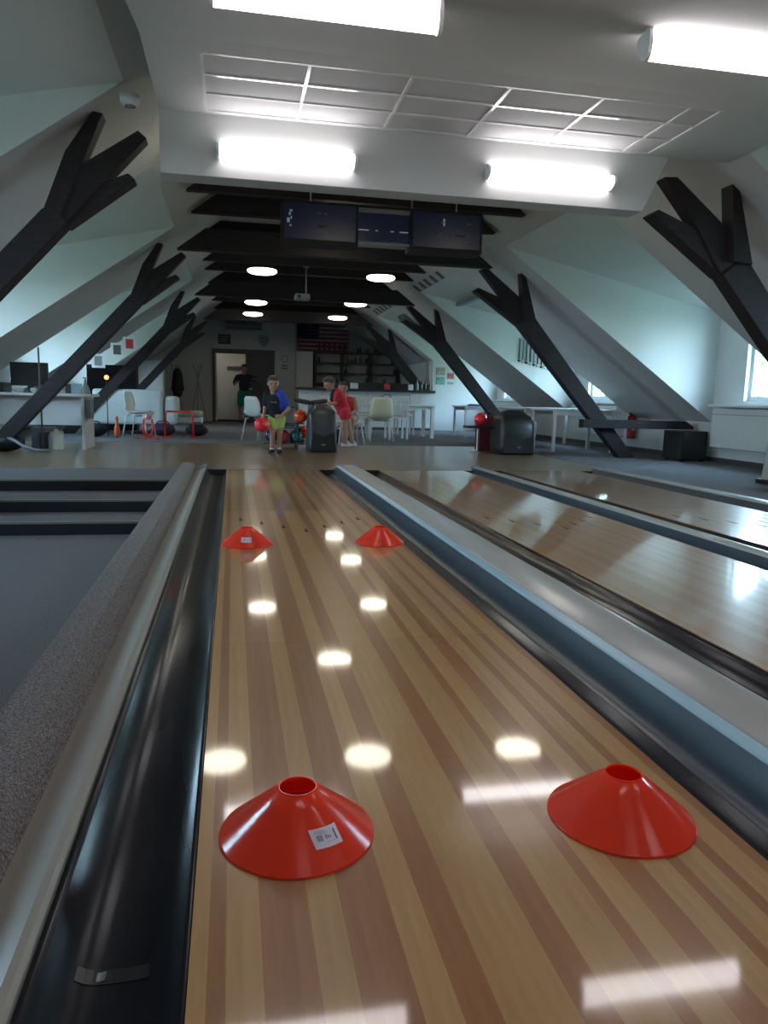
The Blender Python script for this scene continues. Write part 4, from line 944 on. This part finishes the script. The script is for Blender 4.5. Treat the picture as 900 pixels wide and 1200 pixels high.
t = thing('red_case', 'dark red bag behind the round black hood', 'bag', (4.35, 12.35, 0)); MB().box(-.25, .15, -.1, .1, .0, .60).build('case_body', mat('dark red cloth', (.12, .01, .02), .8), t, bevel=.03); MB().tube([(-.15, 0, .6), (-.1, 0, .66), (0, 0, .66), (.05, 0, .6)], .01, 6).build('handle', M_blackm, t)

# ================================================================ PEOPLE
def fingers(mb, wrist, d, palm_n, sz, curl=.5, side=1):
    """palm + five fingers; d = pointing direction, palm_n = palm normal (towards the held thing)"""
    d = Vector(d).normalized(); n = Vector(palm_n).normalized(); s = d.cross(n).normalized()*side; w0 = Vector(wrist)
    pc = w0+d*sz*.45
    for k in (-1, 0, 1): mb.cap(w0+s*k*sz*.10, w0+d*sz*.50+s*k*sz*.17, sz*.13, sz*.11, 8)
    for k, (o_, L) in enumerate(((-.27, .42), (-.09, .48), (.09, .45), (.27, .34))):
        b0 = w0+d*sz*.52+s*o_*sz; a1 = d*math.cos(curl)+n*math.sin(curl); a2 = d*math.cos(curl*2.2)+n*math.sin(curl*2.2)
        m1 = b0+a1*sz*L*.55; m2 = m1+a2*sz*L*.5
        mb.cap(b0, m1, sz*.075, sz*.065, 8); mb.cap(m1, m2, sz*.065, sz*.055, 8)
    t0 = w0+d*sz*.14-s*sz*.18; t1 = t0+(d*.6-s*.8+n*.3).normalized()*sz*.26; t2 = t1+(d*.8-s*.2+n*.6).normalized()*sz*.22
    mb.cap(t0, t1, sz*.09, sz*.075, 8); mb.cap(t1, t2, sz*.075, sz*.06, 8)
def head(mb, c, hr, face, tilt=None):
    """c centre, hr half height; face = forward dir"""
    f = Vector(face).normalized(); r = f.cross(V(0, 0, 1)).normalized(); u = r.cross(f).normalized()
    M = Matrix(((r.x, f.x, u.x, c[0]), (r.y, f.y, u.y, c[1]), (r.z, f.z, u.z, c[2]), (0, 0, 0, 1)))
    mb.ell((0, -.10*hr, .22*hr), (.74*hr, .84*hr, .78*hr), 20, 14, M)
    mb.ell((0, .10*hr, -.28*hr), (.58*hr, .64*hr, .70*hr), 18, 12, M)
    mb.ell((0, .42*hr, -.70*hr), (.26*hr, .26*hr, .22*hr), 12, 8, M)      # chin
    mb.cap(M @ V(0, .70*hr, .12*hr), M @ V(0, .84*hr, -.16*hr), .08*hr, .12*hr)   # nose
    for s in (-1, 1):
        mb.ell((s*.74*hr, -.02*hr, -.05*hr), (.08*hr, .14*hr, .22*hr), 10, 8, M)     # ears
        mb.ell((s*.34*hr, .48*hr, -.20*hr), (.2*hr, .2*hr, .2*hr), 10, 8, M)      # cheeks
    return M
def face_parts(M, hr, root, body):
    for s in (-1, 1):
        MB().ell((s*.28*hr, .665*hr, .04*hr), (.10*hr, .06*hr, .055*hr), 12, 8, M).build('eye', M_eye, body, smooth=True)
        MB().cap(M @ V(s*.16*hr, .70*hr, .20*hr), M @ V(s*.42*hr, .62*hr, .20*hr), .025*hr, .025*hr).build('eyebrow', M_hair, body, smooth=True)
    MB().ell((0, .69*hr, -.40*hr), (.19*hr, .06*hr, .045*hr), 12, 8, M).build('mouth', M_lip, body, smooth=True)
def hair_cap(M, hr, m, body, long=False, front=.40):
    mb = MB(); mb.ell((0, -.16*hr, .36*hr), (.80*hr, .86*hr, .76*hr), 20, 14, M); mb.ell((0, .18*hr, .74*hr), (.60*hr, .52*hr, .30*hr), 16, 10, M)
    if long:
        for s in (-1, 0, 1): mb.cap(M @ V(s*.55*hr, -.30*hr, .1*hr), M @ V(s*.65*hr, -.42*hr, -1.5*hr), .34*hr, .16*hr)
    # cut away the face: shift vertices in front and low backwards
    Mi = M.inverted()
    for i, v in enumerate(mb.v):
        p = Mi @ v
        if p.y > .30*hr and p.z < front*hr: p.y = .12*hr; mb.v[i] = M @ p
    mb.build('hair', m, body, remesh=.007)

def shoe(p, d, L, m, body):
    p = Vector(p); d = Vector(d).normalized(); mb = MB(); q = p.copy(); q.z = L*.14
    mb.cap(q-d*L*.22, q+d*L*.42, L*.17, L*.15); mb.cap(q-d*L*.18+V(0, 0, L*.05), q-d*L*.1+V(0, 0, L*.22), L*.17, L*.15)
    for v in mb.v: v.z = max(v.z, .004)
    return mb.build('shoe', m, body, remesh=.008)

# --- boy with the red ball (about 1.12 m, leaning towards his ball arm)
root = thing('person', 'boy in black and blue shirt and lime shorts holding a red ball', 'person', (.62, 11.15, .003))
B = MB()
pel = V(.02, .02, .52); chest = V(-.03, -.03, .76); neck = V(-.04, -.05, .88); hc = V(-.035, -.07, 1.005)
B.cap(pel, chest, .085, .105); B.ell(pel, (.105, .085, .09)); B.cap(chest+V(-.07, 0, .03), chest+V(.07, 0, .03), .07, .07); B.cap(neck-V(0, 0, .05), hc, .045, .04)
HM = head(B, hc, .112, (-.02, -1, -.15))
Lk = V(-.045, -.06, .28); Rk = V(.055, -.05, .28); La = V(-.055, -.02, .06); Ra = V(.055, .02, .06)
for hp, k, a in ((pel+V(-.055, 0, -.02), Lk, La), (pel+V(.055, 0, -.02), Rk, Ra)):
    B.cap(hp, k, .066, .043); B.cap(k, k*.55+a*.45+V(0, .01, 0), .043, .041); B.cap(k*.55+a*.45+V(0, .01, 0), a, .041, .026)
shl, shr = V(-.135, -.02, .845), V(.105, -.04, .835)
el_, wr_ = V(-.155, -.02, .66), V(-.175, -.055, .545)
B.cap(shl, el_, .036, .029); B.cap(el_, wr_, .029, .021)
er, wrr = V(.185, -.09, .655), V(.06, -.165, .545)
B.cap(shr, er, .036, .029); B.cap(er, wrr, .029, .021)
fingers(B, wr_, (-.03, -.10, -1), (0, .35, -.3), .085, .35)
fingers(B, wrr, (-1, -.15, .0), (0, .6, .0), .085, .35)
body = B.build('body', M_skin, root, remesh=.0065)
face_parts(HM, .112, root, body); hair_cap(HM, .112, M_hair, body)
S = MB(); S.cap(pel+V(0, 0, .02), chest, .105, .122); S.cap(chest+V(-.075, 0, .04), chest+V(.07, 0, .035), .082, .08); S.cap(shl, shl*.35+el_*.65, .052, .052); 
S.build('black_shirt', M_tshirt, root, remesh=.009)
S = MB(); S.cap(shr+V(-.02, 0, 0), shr*.35+er*.65, .060, .054); S.cap(V(.055, -.045, .86), V(.075, -.05, .70), .078, .070); S.cap(V(.075, -.05, .70), V(.09, -.04, .62), .065, .04); S.build('blue_sleeve', M_jerblue, root, remesh=.009)
mb = MB()
for k in range(5): mb.box(-.075+k*.018, -.063+k*.018, -.156, -.150, .735+.004*(k % 2), .757-.003*(k % 3))
mb.build('shirt_print', M_grey, root)
S = MB(); S.ell(pel+V(0, 0, .0), (.118, .102, .07)); S.cap(pel+V(-.055, 0, -.02), pel*.55+Lk*.45+V(-.012, 0, -.02), .082, .068); S.cap(pel+V(.055, 0, -.02), pel*.55+Rk*.45+V(.02, 0, -.02), .082, .068); S.build('lime_shorts', M_lime, root, remesh=.009)
shoe(La, (-.3, -1, 0), .20, M_black, root); shoe(Ra, (.15, -1, 0), .20, M_black, root)
for a in (La, Ra):
    q = Vector(a); MB().ell((q.x, q.y-.05, .072), (.032, .045, .014)).build('shoe_top', M_shoew, root, smooth=True); MB().cap((q.x, q.y, .07), (q.x, q.y, .095), .031, .030).build('sock', M_shoew, root, smooth=True)
ball(.415, 11.02, .425, .108, M_ballred, 'bright red bowling ball held by the boy in lime shorts', 'bowling ball in hand')

# --- player in red shirt bending over the ball return
root = thing('person', 'player in red shirt bending over the ball return, head lowered', 'person', (1.93, 12.75, .003))
B = MB(); pel = V(-.07, 0, .62); chest = V(-.19, -.02, .86); neck = V(-.25, -.02, .96); hc = V(-.33, -.03, 1.055)
B.cap(pel, chest, .10, .115); B.ell(pel, (.115, .11, .10)); B.cap(chest+V(0, -.09, .02), chest+V(0, .09, .02), .075, .075); B.cap(neck-V(0, 0, .05), hc, .05, .045)
HM = head(B, hc, .118, (-1, -.25, -.55))
hips = [(pel+V(0, -.07, -.02), V(-.07, -.08, .33), V(-.03, -.06, .06)), (pel+V(.04, .07, -.02), V(.03, .05, .33), V(.10, .05, .06))]
for hp, k, a in hips: B.cap(hp, k, .075, .048); B.cap(k, k*.55+a*.45, .048, .045); B.cap(k*.55+a*.45, a, .045, .028)
shs = [V(-.20, -.13, .91), V(-.20, .12, .91)]; els = [V(-.24, -.19, .74), V(-.26, .10, .73)]; wrs = [V(-.38, -.18, .72), V(-.40, .03, .73)]
for a, b, c in zip(shs, els, wrs): B.cap(a, b, .038, .031); B.cap(b, c, .031, .022); fingers(B, c, (-1, .1, -.05), (0, .1, -1), .09, .4)
body = B.build('body', M_skin, root, remesh=.007); face_parts(HM, .118, root, body); hair_cap(HM, .118, M_hair, body)
S = MB(); S.cap(pel+V(.0, 0, .0), chest, .122, .13); S.cap(chest+V(0, -.10, .02), chest+V(0, .10, .02), .088, .088)
for a, b in zip(shs, els): S.cap(a, a*.3+b*.7, .056, .054)
S.build('red_shirt', M_redcloth, root, remesh=.009)
S = MB(); S.cap(V(-.255, -.09, .93), V(-.29, -.10, .80), .05, .04); S.build('dark_collar_panel', M_tshirt, root, remesh=.009)
S = MB(); S.ell(pel-V(0, 0, .03), (.125, .125, .075)); 
for hp, k, a in hips: S.cap(hp, hp*.7+k*.3, .09, .085)
S.build('red_shorts', M_redcloth, root, remesh=.009)
for hp, k, a in hips: shoe(a, (-1, -.4, 0), .21, M_shoew, root)
# --- girl in red top sitting behind
root = thing('person', 'long haired girl in red top sitting with a hand at her cheek', 'person', (2.02, 13.35, .003))
B = MB(); pel = V(.04, .03, .48); chest = V(-.02, 0, .76); neck = V(-.07, 0, .87); hc = V(-.10, -.02, .99)
B.cap(pel, chest, .09, .10); B.ell(pel, (.12, .11, .09)); B.cap(chest+V(-.09, 0, .03), chest+V(.09, 0, .03), .06, .06); B.cap(neck-V(0, 0, .05), hc, .042, .04)
HM = head(B, hc, .112, (-.15, -1, .0))
for s in (-1, 1):
    hp = pel+V(s*.07, -.02, 0); k = V(s*.08-.05, -.36, .46); a = V(s*.08-.06, -.34, .06)
    B.cap(hp, k, .075, .052); B.cap(k, a, .050, .028)
B.cap(V(.115, 0, .82), V(.15, -.06, .62), .036, .030); B.cap(V(.15, -.06, .62), V(.03, -.20, .56), .030, .022); fingers(B, V(.03, -.20, .56), (-1, -.2, 0), (0, 0, -1), .08, .3)
B.cap(V(-.13, 0, .82), V(-.13, -.17, .70), .034, .029); B.cap(V(-.13, -.17, .70), V(-.05, -.135, .86), .029, .021); fingers(B, V(-.05, -.135, .86), (.0, .0, 1), (0, 1, 0), .08, .15)
body = B.build('body', M_skin, root, remesh=.007); face_parts(HM, .112, root, body); hair_cap(HM, .112, M_hairdk, body, long=True)
S = MB(); S.cap(pel+V(0, 0, .04), chest, .105, .112); S.cap(chest+V(-.07, 0, .03), chest+V(.07, 0, .03), .068, .068); S.build('red_top', M_redcloth, root, remesh=.009)
S = MB(); S.ell(pel, (.13, .12, .095))
for s in (-1, 1): S.cap(pel+V(s*.07, -.02, 0), pel*.5+V(s*.08-.05, -.36, .46)*.5, .09, .08)
S.build('grey_shorts', mat('grey cotton', (.22, .22, .24), .9, noise=.1, nscale=20), root, remesh=.01)
for s in (-1, 1): shoe(V(s*.08-.06, -.34, .06), (-.1, -1, 0), .2, M_shoew, root)
shell_chair(M_whitepl, 'white plastic shell chair the girl in the red top sits on', (2.05, 13.40, 0), math.radians(5), 'white shell chairs', sh=.385, bh=.76)
t = thing('shoulder_bag', 'dark bag on the carpet behind the feet of the red shirted player', 'bag', (1.95, 13.9, 0)); MB().ell((0, 0, .13), (.22, .13, .13)).build('bag_body', M_blackm, t, smooth=True); MB().tube([(-.12, 0, .2), (0, 0, .32), (.12, 0, .2)], .012, 6).build('strap', M_blackm, t)
# --- man in the doorway
root = thing('person', 'person in dark shirt and green shorts standing in the doorway', 'person', (.36, 23.6, .003))
B = MB(); pel = V(0, 0, .93); chest = V(0, 0, 1.30); neck = V(0, -.01, 1.46); hc = V(.0, -.03, 1.63)
B.cap(pel, chest, .13, .15); B.ell(pel, (.16, .12, .12)); B.cap(chest+V(-.12, 0, .06), chest+V(.12, 0, .06), .09, .09); B.cap(neck-V(0, 0, .05), hc, .06, .055)
HM = head(B, hc, .125, (-.3, -1, -.1))
for s in (-1, 1):
    hp = pel+V(s*.09, 0, -.05); k = V(s*.10, -.02, .50); a = V(s*.11, .02, .08); B.cap(hp, k, .09, .06); B.cap(k, k*.55+a*.45+V(0, .015, 0), .06, .058); B.cap(k*.55+a*.45+V(0, .015, 0), a, .058, .036)
B.cap(V(-.21, 0, 1.38), V(-.30, -.08, 1.16), .052, .042); B.cap(V(-.30, -.08, 1.16), V(-.22, -.30, 1.22), .042, .03); fingers(B, V(-.22, -.30, 1.22), (.7, -.5, .1), (0, .3, 1), .11, .4)
B.cap(V(.21, 0, 1.38), V(.40, -.05, 1.30), .052, .042); B.cap(V(.40, -.05, 1.30), V(.30, -.28, 1.32), .042, .03); fingers(B, V(.30, -.28, 1.32), (-.7, -.4, .1), (0, .3, 1), .11, .4)
body = B.build('body', M_skind, root, remesh=.010); face_parts(HM, .125, root, body); hair_cap(HM, .125, M_hairdk, body)
S = MB(); S.cap(pel+V(0, 0, .05), chest, .15, .17); S.cap(chest+V(-.12, 0, .07), chest+V(.12, 0, .07), .105, .105); S.cap(V(-.20, 0, 1.38), V(-.275, -.055, 1.22), .072, .070); S.cap(V(.20, 0, 1.38), V(.34, -.035, 1.32), .072, .070); S.build('dark_shirt', M_tshirt, root, remesh=.012)
S = MB(); S.ell(pel, (.175, .145, .13))
for s in (-1, 1): S.cap(pel+V(s*.09, 0, -.05), V(s*.11, -.02, .56), .115, .105)
S.build('green_shorts', M_green, root, remesh=.012)
for s in (-1, 1): shoe(V(s*.11, .02, .07), (s*.2, -1, 0), .28, M_black, root)

# ================================================================ OUTSIDE
struct(MB().box(-60, 60, -60, 60, -6.2, -6.0).build('ground', M_ground))
def tree(x, y, h, lab, seed):
    t = thing('tree', lab, 'tree', (x, y, -6), 0, 'trees outside the windows'); r = random.Random(seed)
    MB().tube([(0, 0, 0), (.1, 0, h*.5), (0, .1, h*.8)], [.25, .18, .08], 10).build('trunk', M_trunk, t)
    mb = MB()
    for k in range(700):
        a = r.uniform(0, 2*pi); b = math.acos(r.uniform(-1, 1)); R = r.uniform(.5, 1)**.5
        c = Vector((math.cos(a)*math.sin(b)*R*h*.33, math.sin(a)*math.sin(b)*R*h*.33, h*.72+math.cos(b)*R*h*.33)); n1 = Vector((r.uniform(-1, 1), r.uniform(-1, 1), r.uniform(-1, 1))).normalized()*.35; n2 = n1.orthogonal().normalized()*.22
        mb.add([c-n1, c+n2, c+n1, c-n2], [(0, 1, 2, 3)])
    o = mb.build('foliage', M_leaf, t); o['kind'] = 'stuff'
for k, (x, y, h) in enumerate(((16, 14, 9.5), (20, 22.5, 10), (15, 30, 9), (17, 6, 9.5), (-14, 12, 9), (-16, 21, 10))): tree(x, y, h, 'leafy green tree outside, %s' % ('seen through the windows by the white tables' if x > 0 else 'beyond the windows behind the desk'), k)
